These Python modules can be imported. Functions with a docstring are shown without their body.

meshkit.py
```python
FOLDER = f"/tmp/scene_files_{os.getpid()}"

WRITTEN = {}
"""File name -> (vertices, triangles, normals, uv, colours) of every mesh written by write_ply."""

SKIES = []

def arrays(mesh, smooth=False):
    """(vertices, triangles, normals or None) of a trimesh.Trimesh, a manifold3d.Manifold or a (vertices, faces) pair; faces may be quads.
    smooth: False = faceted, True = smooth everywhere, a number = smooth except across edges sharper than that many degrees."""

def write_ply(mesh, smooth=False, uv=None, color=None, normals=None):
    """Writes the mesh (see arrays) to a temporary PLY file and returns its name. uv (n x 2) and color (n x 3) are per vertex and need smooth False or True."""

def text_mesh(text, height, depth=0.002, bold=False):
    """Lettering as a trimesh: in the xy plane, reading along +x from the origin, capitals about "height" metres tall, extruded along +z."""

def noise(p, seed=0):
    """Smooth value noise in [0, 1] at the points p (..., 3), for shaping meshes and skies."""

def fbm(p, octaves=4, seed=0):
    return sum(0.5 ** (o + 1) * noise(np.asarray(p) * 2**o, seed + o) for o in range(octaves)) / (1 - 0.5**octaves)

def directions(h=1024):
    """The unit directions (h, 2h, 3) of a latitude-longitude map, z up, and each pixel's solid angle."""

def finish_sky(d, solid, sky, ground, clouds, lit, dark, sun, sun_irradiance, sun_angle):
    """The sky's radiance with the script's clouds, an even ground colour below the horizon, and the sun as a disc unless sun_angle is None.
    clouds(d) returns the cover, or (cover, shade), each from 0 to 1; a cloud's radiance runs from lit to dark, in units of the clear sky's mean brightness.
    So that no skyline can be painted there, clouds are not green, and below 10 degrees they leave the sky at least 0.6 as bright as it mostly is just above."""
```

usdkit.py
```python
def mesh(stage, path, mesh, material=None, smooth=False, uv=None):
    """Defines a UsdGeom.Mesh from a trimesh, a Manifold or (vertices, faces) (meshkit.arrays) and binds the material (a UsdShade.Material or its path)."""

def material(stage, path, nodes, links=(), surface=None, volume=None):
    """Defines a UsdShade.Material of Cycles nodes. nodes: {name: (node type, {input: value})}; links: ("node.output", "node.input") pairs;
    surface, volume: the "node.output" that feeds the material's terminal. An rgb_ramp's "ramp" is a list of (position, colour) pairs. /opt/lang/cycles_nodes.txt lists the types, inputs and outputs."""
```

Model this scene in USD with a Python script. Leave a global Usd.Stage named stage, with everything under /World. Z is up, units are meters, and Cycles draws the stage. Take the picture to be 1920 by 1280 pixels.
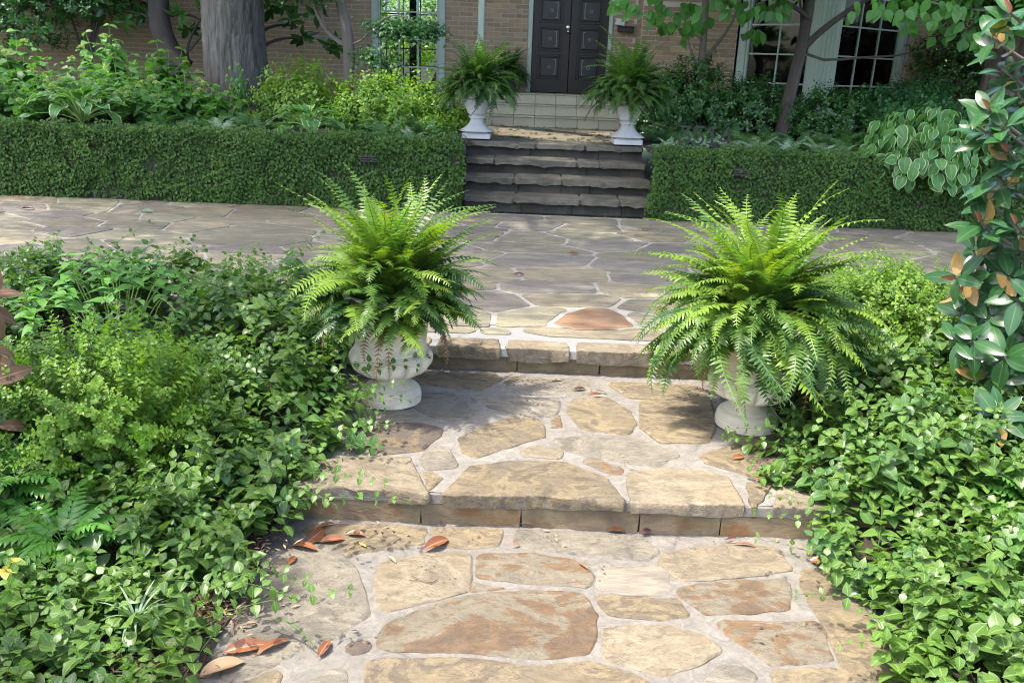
import math
import numpy as np
import trimesh
import shapely
from shapely.geometry import Polygon, Point, box as sbox
from scipy.spatial import Voronoi
from scipy.spatial.transform import Rotation
import meshkit
import usdkit
from pxr import Usd, UsdGeom, UsdLux, UsdShade, Gf, Sdf, Vt

stage = Usd.Stage.CreateInMemory()
UsdGeom.SetStageUpAxis(stage, 'Z')
UsdGeom.SetStageMetersPerUnit(stage, 1.0)
stage.SetDefaultPrim(UsdGeom.Xform.Define(stage, '/World').GetPrim())
UsdGeom.Scope.Define(stage, '/World/Looks')

# ------------------------------------------------------------------ camera
EYE = np.array([0, 0, 1.863])
PITCH, YAW, ROLL, FPX = math.radians(18.16), math.radians(.43), math.radians(2.18), 1600.0
fwd = np.array([-math.sin(YAW) * math.cos(PITCH), math.cos(YAW) * math.cos(PITCH), -math.sin(PITCH)])
rt = np.array([math.cos(YAW), math.sin(YAW), 0])
upv = np.cross(rt, fwd)
RT = math.cos(ROLL) * rt + math.sin(ROLL) * upv
UP = -math.sin(ROLL) * rt + math.cos(ROLL) * upv
cam = UsdGeom.Camera.Define(stage, '/World/camera')
m4 = np.eye(4)
m4[0, :3], m4[1, :3], m4[2, :3], m4[3, :3] = RT, UP, -fwd, EYE
cam.AddTransformOp().Set(Gf.Matrix4d(*m4.ravel().tolist()))
cam.CreateHorizontalApertureAttr(36.0)
cam.CreateVerticalApertureAttr(24.0)
cam.CreateFocalLengthAttr(36.0 * FPX / 1920)
cam.CreateClippingRangeAttr(Gf.Vec2f(.05, 2000))
cam.CreateExposureAttr(2.25)

# ------------------------------------------------------------------ light
SUN = np.array([-.40, -.13, .92]); SUN /= np.linalg.norm(SUN)
sun = UsdLux.DistantLight.Define(stage, '/World/sun')
sun.CreateIntensityAttr(.5)
sun.CreateAngleAttr(.53)
sun.CreateColorAttr(Gf.Vec3f(1, .94, .84))
sun.CreateNormalizeAttr(True)
zx = np.cross([0, 1, 0], SUN); zx /= np.linalg.norm(zx)
mm = np.eye(4); mm[0, :3], mm[1, :3], mm[2, :3] = zx, np.cross(SUN, zx), SUN
sun.AddTransformOp().Set(Gf.Matrix4d(*mm.ravel().tolist()))
skymat = usdkit.material(stage, '/World/Looks/sky', {
    's': ('sky_texture', {'sky_type': 'single_scattering', 'sun_disc': False, 'aerosol_density': 4.0, 'air_density': .8, 'sun_elevation': math.asin(SUN[2]),
                          'sun_rotation': math.atan2(SUN[0], SUN[1])}),
    'b': ('background_shader', {'strength': .15})}, [('s.color', 'b.color')], surface='b.background')
dome = UsdLux.DomeLight.Define(stage, '/World/sky')
UsdShade.MaterialBindingAPI.Apply(dome.GetPrim()).Bind(skymat)
dome.GetPrim().SetCustomDataByKey('kind', 'structure')

# ------------------------------------------------------------------ helpers
RNG = np.random.default_rng(7)
used = {}


def numbered(parent, name):
    k = (str(parent), name)
    n = used.get(k, 0)
    used[k] = n + 1
    return f'{parent}/{name}' + (f'_{n:03d}' if n else '')


def tag(p, label=None, cat=None, group=None, kind=None):
    p = p.GetPrim() if hasattr(p, 'GetPrim') else p
    for k, v in (('label', label), ('category', cat), ('group', group), ('kind', kind)):
        if v:
            p.SetCustomDataByKey(k, v)
    return p


def thing(name, label=None, cat=None, loc=(0, 0, 0), rz=0, s=1, group=None, kind=None):
    x = UsdGeom.Xform.Define(stage, numbered('/World', name))
    x.AddTranslateOp().Set(Gf.Vec3d(*map(float, loc)))
    x.AddRotateZOp().Set(float(math.degrees(rz)))
    x.AddScaleOp().Set(Gf.Vec3f(*(s if np.ndim(s) else (s, s, s))))
    tag(x, label, cat, group, kind)
    return str(x.GetPath())


def dup(src, name, label, loc, rz=0, s=1, group=None):
    was = stage.GetPrimAtPath(src).GetCustomData()
    p = thing(name, label or was['label'], was['category'], loc, rz, s, group or was.get('group'))
    pr = stage.GetPrimAtPath(p)
    pr.GetReferences().AddInternalReference(src)
    pr.SetInstanceable(True)
    return p


def add(parent, name, m, mat, smooth=False, label=None, cat=None, group=None, kind=None):
    v, f = m[0], m[1]
    uv = m[2] if len(m) > 2 else None
    if uv is not None and smooth not in (False, True):
        smooth = True
    path = numbered(parent or '/World', name)
    pr = usdkit.mesh(stage, path, (v, f), MATS[mat], smooth, uv)
    if mat in LEAFY:
        pr.CreateDoubleSidedAttr(True)
    tag(pr, label, cat, group, kind)
    return path


def cat(ms):
    ms = [m for m in ms if len(m[0])]
    off = np.cumsum([0] + [len(m[0]) for m in ms])
    out = [np.vstack([m[0] for m in ms]), np.vstack([tri(m[1]) + o for m, o in zip(ms, off)])]
    if all(len(m) > 2 for m in ms):
        out.append(np.vstack([m[2] for m in ms]))
    return tuple(out)


def tri(f):
    f = np.asarray(f, int)
    return np.vstack([f[:, [0, 1, 2]], f[:, [0, 2, 3]]]) if f.shape[1] == 4 else f


def xf(m, R=None, t=None, s=1):
    v = np.asarray(m[0]) * s
    if R is not None:
        v = v @ np.asarray(R).T
    if t is not None:
        v = v + np.asarray(t)
    return (v,) + tuple(m[1:])


def frame(d, up=(0, 0, 1)):
    x = np.asarray(d, float); x = x / np.linalg.norm(x)
    z = np.asarray(up, float) - np.dot(up, x) * x
    if np.linalg.norm(z) < 1e-6:
        z = np.cross(x, [0, 1, .01])
    z /= np.linalg.norm(z)
    return np.stack([x, np.cross(z, x), z], 1)


def rz(a):
    c, s = math.cos(a), math.sin(a)
    return np.array([[c, -s, 0], [s, c, 0], [0, 0, 1.0]])


def bx(x0, x1, y0, y1, z0, z1, bev=0):
    c = np.array([[(x0, x1)[i & 1], (y0, y1)[i >> 1 & 1], (z0, z1)[i >> 2]] for i in range(8)], float)
    if not bev:
        return c, np.array([[0, 2, 3, 1], [4, 5, 7, 6], [0, 1, 5, 4], [2, 6, 7, 3], [0, 4, 6, 2], [1, 3, 7, 5]])
    mid = c.mean(0)
    pts = []
    for k in range(3):
        q = c.copy()
        for j in range(3):
            if j != k:
                q[:, j] -= np.sign(q[:, j] - mid[j]) * bev
        pts.append(q)
    h = trimesh.Trimesh(np.vstack(pts)).convex_hull
    return np.array(h.vertices), np.array(h.faces)


def tube(P, r, n=8, rad=None):
    P = np.asarray(P, float)
    r = np.broadcast_to(r, len(P)).astype(float)
    T = np.gradient(P, axis=0); T /= np.linalg.norm(T, axis=1, keepdims=True) + 1e-12
    u = np.cross(T[0], [0.13, .27, .95]); u /= np.linalg.norm(u)
    rings = []
    a = np.linspace(0, 2 * np.pi, n, endpoint=False)
    for i in range(len(P)):
        u = u - T[i] * (u @ T[i]); u /= np.linalg.norm(u)
        w = np.cross(T[i], u)
        rr = r[i] * (rad(i, a) if rad else 1)
        rings.append(P[i] + (np.cos(a) * rr)[:, None] * u + (np.sin(a) * rr)[:, None] * w)
    v = np.vstack(rings)
    i, j = np.meshgrid(np.arange(len(P) - 1), np.arange(n), indexing='ij')
    i, j = i.ravel(), j.ravel(); k = (j + 1) % n
    f = np.stack([i * n + j, i * n + k, (i + 1) * n + k, (i + 1) * n + j], 1)
    return v, f, np.zeros((len(v), 2))


def curve(pts, n):
    pts = np.asarray(pts, float)
    from scipy.interpolate import CubicSpline
    t = np.r_[0, np.cumsum(np.linalg.norm(np.diff(pts, axis=0), axis=1))]
    return CubicSpline(t, pts)(np.linspace(0, t[-1], n)) if len(pts) > 2 else np.linspace(pts[0], pts[1], n)


def grid(U, V, fn, closed=False):
    """fn(u, v) -> (..., 3); faces over the grid"""
    u, v = np.meshgrid(U, V, indexing='ij')
    p = fn(u, v).reshape(-1, 3)
    nu, nv = len(U), len(V)
    i, j = np.meshgrid(np.arange(nu - 1), np.arange(nv if closed else nv - 1), indexing='ij')
    i, j = i.ravel(), j.ravel(); k = (j + 1) % nv
    return p, np.stack([i * nv + j, (i + 1) * nv + j, (i + 1) * nv + k, i * nv + k], 1)


def lathe(prof, n=48, lobes=None):
    prof = np.asarray(prof, float)
    a = np.linspace(0, 2 * np.pi, n, endpoint=False)

    def fn(i, j):
        i = i.astype(int)
        r = prof[i, 0].copy(); z = prof[i, 1].copy()
        if lobes:
            r, z = lobes(r, z, j, i)
        return np.stack([r * np.cos(j), r * np.sin(j), z], -1)
    v, f = grid(np.arange(len(prof)), a, fn, True)
    return v, f[:, ::-1]


def ray(u, v):
    return fwd + RT * (u - 960) / FPX + UP * (640 - v) / FPX


def atz(u, v, z):
    d = ray(u, v)
    return EYE + (z - EYE[2]) / d[2] * d


def aty(u, v, y):
    d = ray(u, v)
    return EYE + y / d[1] * d


def scatter(path_parent, name, protos, mat, places, label=None, cat_=None, kind='stuff', group=None):
    """places: list of (pos, R, scale, proto index). One PointInstancer."""
    path = numbered(path_parent or '/World', name)
    pi = UsdGeom.PointInstancer.Define(stage, path)
    rel = pi.CreatePrototypesRel()
    for k, m in enumerate(protos):
        mt = mat[k] if isinstance(mat, (list, tuple)) else mat
        q = add(path, 'piece', m, mt, True)
        rel.AddTarget(q)
    pi.CreatePositionsAttr(Vt.Vec3fArray.FromNumpy(np.array([p[0] for p in places], np.float32)))
    q = Rotation.from_matrix(np.array([p[1] for p in places])).as_quat()
    pi.CreateOrientationsAttr(Vt.QuathArray([Gf.Quath(float(w), float(x), float(y), float(z)) for x, y, z, w in q]))
    sc = np.array([np.broadcast_to(p[2], 3) for p in places], np.float32)
    pi.CreateScalesAttr(Vt.Vec3fArray.FromNumpy(sc))
    pi.CreateProtoIndicesAttr(Vt.IntArray([int(p[3]) for p in places]))
    tag(pi, label, cat_, group, kind)
    return path


def tilt_frame(n, az):
    """z axis along n, spun by az"""
    n = np.asarray(n, float); n /= np.linalg.norm(n)
    x = np.cross([0.3, 1, .1], n); x /= np.linalg.norm(x)
    R = np.stack([x, np.cross(n, x), n], 1)
    return R @ rz(az)


# ------------------------------------------------------------------ materials
MATS, LEAFY = {}, set()


def leafmat(name, ramp, rough=.45, trans=.35, tcol=(1.3, 1.5, .55), back=None, margin=None, rib=None, spec=.5, bump=0):
    """leaf surfaces: tone per leaf, translucent light through the blade"""
    LEAFY.add(name)
    nodes = {'g': ('geometry', {}), 'o': ('object_info', {}), 'w': ('math', {'math_type': 'multiply_add', 'value2': .62, 'value3': 0.}),
             'w2': ('math', {'math_type': 'multiply_add', 'value2': .38}),
             'r': ('rgb_ramp', {'ramp': ramp}),
             'p': ('principled_bsdf', {'roughness': rough, 'specular_ior_level': spec}),
             'tm': ('mix', {'mix_type': 'multiply', 'fac': 1.0, 'color2': tcol}),
             't': ('translucent_bsdf', {}), 'm': ('mix_closure', {'fac': trans})}
    links = [('g.random_per_island', 'w.value1'), ('o.random', 'w2.value1'), ('w.value', 'w2.value3'), ('w2.value', 'r.fac')]
    col = 'r.color'
    if margin or rib:
        nodes['uv'] = ('uvmap', {'attribute': 'st'})
        nodes['sx'] = ('separate_xyz', {})
        nodes['c'] = ('math', {'math_type': 'subtract', 'value2': .5})
        nodes['a'] = ('math', {'math_type': 'absolute'})
        links += [('uv.UV', 'sx.vector'), ('sx.y', 'c.value1'), ('c.value', 'a.value1')]
        if margin:
            nodes['nz'] = ('noise_texture', {'scale': 30.0})
            nodes['ad'] = ('math', {'math_type': 'multiply_add', 'value2': .12})
            nodes['mr'] = ('map_range', {'from_min': .455, 'from_max': .49, 'to_min': 0., 'to_max': 1., 'clamp': True})
            nodes['mm'] = ('mix', {'mix_type': 'mix', 'color2': margin})
            links += [('nz.fac', 'ad.value1'), ('a.value', 'ad.value3'), ('ad.value', 'mr.value'), ('mr.result', 'mm.fac'), (col, 'mm.color1')]
            col = 'mm.color'
        if rib:
            nodes['rr'] = ('map_range', {'from_min': .02, 'from_max': .05, 'to_min': .75, 'to_max': 0., 'clamp': True})
            nodes['rm'] = ('mix', {'mix_type': 'mix', 'color2': rib})
            links += [('a.value', 'rr.value'), ('rr.result', 'rm.fac'), (col, 'rm.color1')]
            col = 'rm.color'
    if back:
        nodes['bm'] = ('mix', {'mix_type': 'mix', 'color2': back})
        links += [('g.backfacing', 'bm.fac'), (col, 'bm.color1'), ('bm.color', 'p.base_color')]
    else:
        links.append((col, 'p.base_color'))
    if bump:
        nodes['bn'] = ('noise_texture', {'scale': 60.0, 'detail': 2.0})
        nodes['bu'] = ('bump', {'strength': bump, 'distance': .004})
        links += [('bn.fac', 'bu.height'), ('bu.normal', 'p.normal')]
    links += [(col, 'tm.color1'), ('tm.color', 't.color'), ('p.BSDF', 'm.closure1'), ('t.BSDF', 'm.closure2')]
    MATS[name] = usdkit.material(stage, '/World/Looks/' + name, nodes, links, surface='m.closure')


def solidmat(name, ramp, scale=4., rough=.8, detail=6., dist=0., bump=.3, bdist=.01, fine=60., spec=.4, rnd=.25, stretch=(1, 1, 1), metallic=0., space='object', dirt=None, mid=0., veins=0.):
    """noise driven solid: ramp over warped noise, with a second fine grain and a random tone per object"""
    nodes = {'tc': ('texture_coordinate', {}), 'geo': ('geometry', {}), 'mp': ('mapping', {'scale': stretch}), 'o': ('object_info', {}),
             'om': ('math', {'math_type': 'multiply', 'value2': 37.0}),
             'n': ('noise_texture', {'dimensions': '4D', 'scale': scale, 'detail': detail, 'roughness': .6, 'distortion': dist}),
             'n2': ('noise_texture', {'scale': fine, 'detail': 4.0, 'roughness': .65}),
             'r': ('rgb_ramp', {'ramp': ramp}),
             'v': ('math', {'math_type': 'multiply_add', 'value2': .5, 'value3': .75}),
             'ov': ('math', {'math_type': 'multiply_add', 'value2': rnd, 'value3': 1 - rnd / 2}),
             'vv': ('math', {'math_type': 'multiply'}),
             'h': ('hsv', {}),
             'mx': ('math', {'math_type': 'multiply_add', 'value2': .35}),
             'b': ('bump', {'strength': bump, 'distance': bdist}),
             'p': ('principled_bsdf', {'roughness': rough, 'specular_ior_level': spec, 'metallic': metallic})}
    src = 'geo.position' if space == 'world' else 'tc.object'
    links = [(src, 'mp.vector'), ('mp.vector', 'n.vector'), ('mp.vector', 'n2.vector'), ('o.random', 'om.value1'), ('om.value', 'n.w'),
             ('n.fac', 'r.fac'), ('n2.fac', 'v.value1'), ('o.random', 'ov.value1'), ('v.value', 'vv.value1'), ('ov.value', 'vv.value2'),
             ('vv.value', 'h.value'), ('r.color', 'h.color'),
             ('n2.fac', 'mx.value1'), ('n.fac', 'mx.value3'), ('mx.value', 'b.height'), ('b.normal', 'p.normal')]
    col = 'h.color'
    if mid:
        nodes['n3'] = ('noise_texture', {'scale': mid, 'detail': 10.0, 'roughness': .7, 'distortion': 2.2})
        nodes['m3'] = ('map_range', {'from_min': .3, 'from_max': .7, 'to_min': .58, 'to_max': 1.16, 'clamp': True})
        links += [('mp.vector', 'n3.vector'), ('n3.fac', 'm3.value')]
        nodes['vv2'] = ('math', {'math_type': 'multiply'})
        links.remove(('vv.value', 'h.value'))
        links += [('vv.value', 'vv2.value1'), ('m3.result', 'vv2.value2'), ('vv2.value', 'h.value')]
        nodes['mx2'] = ('math', {'math_type': 'multiply_add', 'value2': .8})
        links.remove(('mx.value', 'b.height'))
        links += [('n3.fac', 'mx2.value1'), ('mx.value', 'mx2.value3'), ('mx2.value', 'b.height')]
    if veins:
        nodes['nv'] = ('noise_texture', {'scale': 2.6, 'detail': 7.0, 'roughness': .62, 'distortion': 1.4})
        nodes['va'] = ('math', {'math_type': 'subtract', 'value2': .5})
        nodes['vb'] = ('math', {'math_type': 'absolute'})
        nodes['vr'] = ('map_range', {'from_min': .0015, 'from_max': .007, 'to_min': veins, 'to_max': 0., 'clamp': True})
        nodes['vm'] = ('mix', {'mix_type': 'mix', 'color2': (.07, .055, .04)})
        links += [('mp.vector', 'nv.vector'), ('nv.fac', 'va.value1'), ('va.value', 'vb.value1'), ('vb.value', 'vr.value'), ('vr.result', 'vm.fac'), (col, 'vm.color1')]
        col = 'vm.color'
    if dirt:
        nodes['dn'] = ('noise_texture', {'scale': dirt[1], 'detail': 6.0, 'roughness': .65})
        nodes['dr'] = ('map_range', {'from_min': dirt[2], 'from_max': dirt[3], 'to_min': 0., 'to_max': dirt[4], 'clamp': True})
        nodes['dm'] = ('mix', {'mix_type': 'mix', 'color2': dirt[0]})
        links += [(src, 'dn.vector'), ('dn.fac', 'dr.value'), ('dr.result', 'dm.fac'), (col, 'dm.color1')]
        col = 'dm.color'
    links.append((col, 'p.base_color'))
    MATS[name] = usdkit.material(stage, '/World/Looks/' + name, nodes, links, surface='p.BSDF')


G = lambda *c: c
leafmat('vinca', [(0, (0.0589, 0.1173, 0.0236)), (.45, (0.1061, 0.1940, 0.0355)), (.75, (0.1650, 0.2707, 0.0433)), (1, (0.3182, 0.3790, 0.0631))], rough=.42, trans=.35, rib=(.2, .34, .1), spec=.5)
leafmat('vinca_dark', [(0, (0.0418, 0.1000, 0.0256)), (.5, (0.0719, 0.1550, 0.0342)), (.85, (0.1176, 0.2300, 0.0427)), (1, (0.2481, 0.3300, 0.0599))], rough=.42, trans=.3, rib=(.13, .25, .08), spec=.5)
leafmat('box_leaf', [(0, (0.0745, 0.1615, 0.0188)), (.5, (0.1702, 0.2850, 0.0300)), (1, (0.3405, 0.4370, 0.0555))], rough=.42, trans=.35, spec=.4)
leafmat('salvia_leaf', [(0, (0.0847, 0.2200, 0.0347)), (.6, (0.1309, 0.3190, 0.0462)), (1, (0.2464, 0.4400, 0.0616))], rough=.55, trans=.35, rib=(.09, .25, .07))
leafmat('holly_leaf', [(0, (.05, .15, .025)), (.5, (.10, .26, .04)), (1, (.24, .40, .07))], rough=.3, trans=.35, rib=(.12, .26, .06))
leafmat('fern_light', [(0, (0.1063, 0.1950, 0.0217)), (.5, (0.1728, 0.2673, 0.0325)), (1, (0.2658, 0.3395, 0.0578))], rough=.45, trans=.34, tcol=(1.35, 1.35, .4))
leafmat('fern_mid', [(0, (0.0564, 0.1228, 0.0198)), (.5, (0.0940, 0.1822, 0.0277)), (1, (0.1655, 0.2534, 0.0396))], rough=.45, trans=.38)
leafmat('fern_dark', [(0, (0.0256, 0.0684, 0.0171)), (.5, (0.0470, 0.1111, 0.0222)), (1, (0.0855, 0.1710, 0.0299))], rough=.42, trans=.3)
leafmat('fern_dry', [(0, (.14, .075, .03)), (1, (.26, .15, .07))], rough=.8, trans=.2, tcol=(1, 1, .8))
leafmat('hedge_leaf', [(0, (0.0380, 0.0898, 0.0184)), (.5, (0.0799, 0.1539, 0.0275)), (.9, (0.1521, 0.2308, 0.0367)), (1, (0.2472, 0.2437, 0.0516))], rough=.6, trans=.25, spec=.25)
leafmat('hydrangea_leaf', [(0, (0.0669, 0.1764, 0.0405)), (.6, (0.1116, 0.2587, 0.0540)), (1, (0.2083, 0.3763, 0.0719))], rough=.5, trans=.35, rib=(.06, .18, .06))
leafmat('azalea_leaf', [(0, (0.0986, 0.2128, 0.0302)), (.5, (0.2341, 0.3808, 0.0454)), (1, (0.4189, 0.5376, 0.0706))], rough=.4, trans=.45, tcol=(1.4, 1.45, .35))
leafmat('hosta_leaf', [(0, (0.0540, 0.1600, 0.0350)), (1, (0.1013, 0.2400, 0.0420))], rough=.45, trans=.3, margin=(.27, .39, .17), rib=(.10, .27, .09))
leafmat('shade_fern', [(0, (0.0488, 0.1210, 0.0418)), (.6, (0.0904, 0.1870, 0.0585)), (1, (0.1670, 0.2860, 0.0752))], rough=.42, trans=.25)
leafmat('painted_fern', [(0, (0.1760, 0.2720, 0.1600)), (1, (0.3360, 0.4160, 0.2880))], rough=.6, trans=.3, tcol=(1.1, 1.2, .8))
leafmat('mondo', [(0, (0.0200, 0.0650, 0.0250)), (1, (0.0501, 0.1170, 0.0416))], rough=.4, trans=.15)
leafmat('camellia_leaf', [(0, (0.0266, 0.0829, 0.0177)), (.7, (0.0494, 0.1316, 0.0256)), (1, (0.1234, 0.2288, 0.0354))], rough=.22, trans=.15, spec=.6)
leafmat('magnolia_leaf', [(0, (0.0165, 0.0585, 0.0190)), (.7, (0.0259, 0.0830, 0.0238)), (1, (0.0471, 0.1226, 0.0272))], rough=.26, trans=.14, back=(.24, .15, .05), tcol=(4., 2.4, .6), rib=(.07, .13, .04), spec=.5)
leafmat('magnolia_under', [(0, (.10, .055, .028)), (1, (.20, .115, .055))], rough=.7, trans=.1, tcol=(1, .8, .5), back=(.02, .06, .02), rib=(.24, .16, .09))
leafmat('oak_leaf', [(0, (.02, .08, .02)), (1, (.05, .14, .03))], rough=.45, trans=.4)
leafmat('maple_leaf', [(0, (0.0291, 0.1035, 0.0311)), (.6, (0.0476, 0.1495, 0.0414)), (1, (0.0926, 0.2300, 0.0518))], rough=.45, trans=.35)
leafmat('dogwood_leaf', [(0, (0.0696, 0.1900, 0.0382)), (.6, (0.1138, 0.2800, 0.0510)), (1, (0.2277, 0.4000, 0.0638))], rough=.45, trans=.45, rib=(.06, .19, .07))
leafmat('dead_leaf', [(0, (0.1445, 0.0510, 0.0213)), (.5, (0.2550, 0.0978, 0.0382)), (1, (0.3570, 0.1700, 0.0723))], rough=.4, trans=.12, tcol=(1, .8, .6), back=(.33, .18, .10), rib=(.42, .24, .13))
leafmat('dead_dark', [(0, (.06, .02, .018)), (1, (.12, .05, .035))], rough=.45, trans=.1, tcol=(1, .8, .6))
leafmat('dead_pale', [(0, (0.3000, 0.1950, 0.1125)), (1, (0.4125, 0.3150, 0.1800))], rough=.6, trans=.2, tcol=(1, .9, .6))
leafmat('flower_green', [(0, (0.2700, 0.3780, 0.0990)), (1, (0.4500, 0.5220, 0.1980))], rough=.7, trans=.3, tcol=(1.1, 1.1, .5))
leafmat('bloom_white', [(0, (.6, .6, .55)), (1, (.8, .8, .76))], rough=.6, trans=.3, tcol=(1, 1, 1))
leafmat('yellow_leaf', [(0, (.45, .42, .08)), (1, (.60, .55, .16))], rough=.5, trans=.4, tcol=(1.2, 1.1, .4))

tan = [(0, (0.0782, 0.0607, 0.0414)), (.38, (0.1150, 0.0902, 0.0607)), (.40, (0.1702, 0.1334, 0.0810)), (.47, (0.1518, 0.1214, 0.0782)), (.485, (0.2070, 0.1610, 0.0920)), (.54, (0.1886, 0.1518, 0.0920)), (.555, (0.1196, 0.0920, 0.0626)), (.60, (0.1380, 0.1104, 0.0718)), (.615, (0.1932, 0.1518, 0.0902)), (1, (0.1426, 0.1086, 0.0662))]
rust = [(0, (0.0782, 0.0552, 0.0386)), (.40, (0.1150, 0.0782, 0.0478)), (.46, (0.1472, 0.0920, 0.0478)), (.475, (0.1564, 0.1334, 0.0920)), (.54, (0.1702, 0.1472, 0.1058)), (.555, (0.1426, 0.0874, 0.0460)), (.62, (0.1656, 0.1030, 0.0534)), (.635, (0.1380, 0.1178, 0.0828)), (1, (0.1012, 0.0736, 0.0506))]
grey = [(0, (0.0920, 0.0810, 0.0644)), (.42, (0.1334, 0.1196, 0.0957)), (.435, (0.1702, 0.1518, 0.1178)), (.5, (0.1610, 0.1435, 0.1122)), (.515, (0.1978, 0.1748, 0.1334)), (.6, (0.1840, 0.1638, 0.1242)), (.615, (0.1380, 0.1214, 0.0957)), (1, (0.1196, 0.1058, 0.0846))]
purple = [(0, (0.0552, 0.0432, 0.0386)), (.42, (0.0920, 0.0699, 0.0552)), (.5, (0.1242, 0.0948, 0.0662)), (.515, (0.1748, 0.1288, 0.0690)), (.56, (0.1610, 0.1196, 0.0690)), (.575, (0.1012, 0.0764, 0.0607)), (1, (0.1380, 0.1058, 0.0718))]
pale = [(0, (0.1288, 0.1030, 0.0690)), (.42, (0.1748, 0.1426, 0.0966)), (.435, (0.2070, 0.1702, 0.1150)), (.52, (0.2208, 0.1840, 0.1242)), (.535, (0.1794, 0.1454, 0.0966)), (.6, (0.1978, 0.1582, 0.1030)), (1, (0.1840, 0.1426, 0.0874))]
for nm, rp in (('tan', tan), ('rust', rust), ('grey', grey), ('purple', purple), ('pale', pale)):
    solidmat('flag_' + nm, rp, scale=3.2, rough=.78, detail=9, dist=.55 if nm == 'rust' else 1.0, bump=.8, bdist=.018, fine=75, rnd=.22, stretch=(1, 1.6, 1), space='world', mid=9., veins=.75, dirt=((.09, .08, .068), 1.7, .52, .72, .5))
dr1 = [(0, (0.1095, 0.0993, 0.0681)), (.42, (0.1778, 0.1624, 0.1110)), (.52, (0.2413, 0.2176, 0.1410)), (.6, (0.1942, 0.1791, 0.1244)), (.7, (0.2875, 0.2460, 0.1458)), (1, (0.1605, 0.1467, 0.0982))]
dr2 = [(0, (0.1308, 0.1116, 0.0792)), (.45, (0.2052, 0.1756, 0.1193)), (.55, (0.2527, 0.2191, 0.1364)), (.65, (0.1873, 0.1654, 0.1144)), (1, (0.2398, 0.1947, 0.1144))]
dr3 = [(0, (0.1125, 0.1000, 0.0821)), (.5, (0.1817, 0.1600, 0.1285)), (.6, (0.2336, 0.2040, 0.1572)), (1, (0.1557, 0.1360, 0.1071))]
dr4 = [(0, (0.1581, 0.0914, 0.0528)), (.5, (0.2189, 0.1306, 0.0704)), (1, (0.1702, 0.1110, 0.0704))]
for nm, rp in (('drive_brown', dr1), ('drive_plum', dr2), ('drive_blue', dr3), ('drive_orange', dr4)):
    solidmat(nm, rp, scale=2.4, rough=.7, detail=8, dist=.8, bump=.5, bdist=.01, fine=50, rnd=.3, stretch=(.6, 2.4, 1), space='world', mid=5., veins=.4, dirt=((.075, .07, .065), 1.3, .5, .7, .55))
solidmat('dogwood_bark', [(0, (0.0219, 0.0185, 0.0151)), (.5, (0.0470, 0.0383, 0.0302)), (1, (0.0752, 0.0660, 0.0523))], scale=10, rough=.9, bump=.6, bdist=.01, fine=70, stretch=(1, 1, .4))
solidmat('mortar', [(0, (0.1066, 0.0967, 0.0811)), (.5, (0.1706, 0.1568, 0.1369)), (1, (0.2186, 0.2039, 0.1800))], scale=9, rough=.9, bump=.5, bdist=.01, fine=110, space='world', mid=14., dirt=((.16, .145, .12), 2.5, .5, .72, .6))
solidmat('drive_mortar', [(0, (0.1980, 0.1800, 0.1485)), (.5, (0.2970, 0.2745, 0.2340)), (1, (0.3690, 0.3420, 0.2970))], scale=7, rough=.9, bump=.5, bdist=.01, fine=90, space='world')
solidmat('white_mortar', [(0, (0.1746, 0.1711, 0.1641)), (1, (0.2374, 0.2339, 0.2270))], scale=12, rough=.9, bump=.5, bdist=.01, fine=110, space='world')
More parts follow.
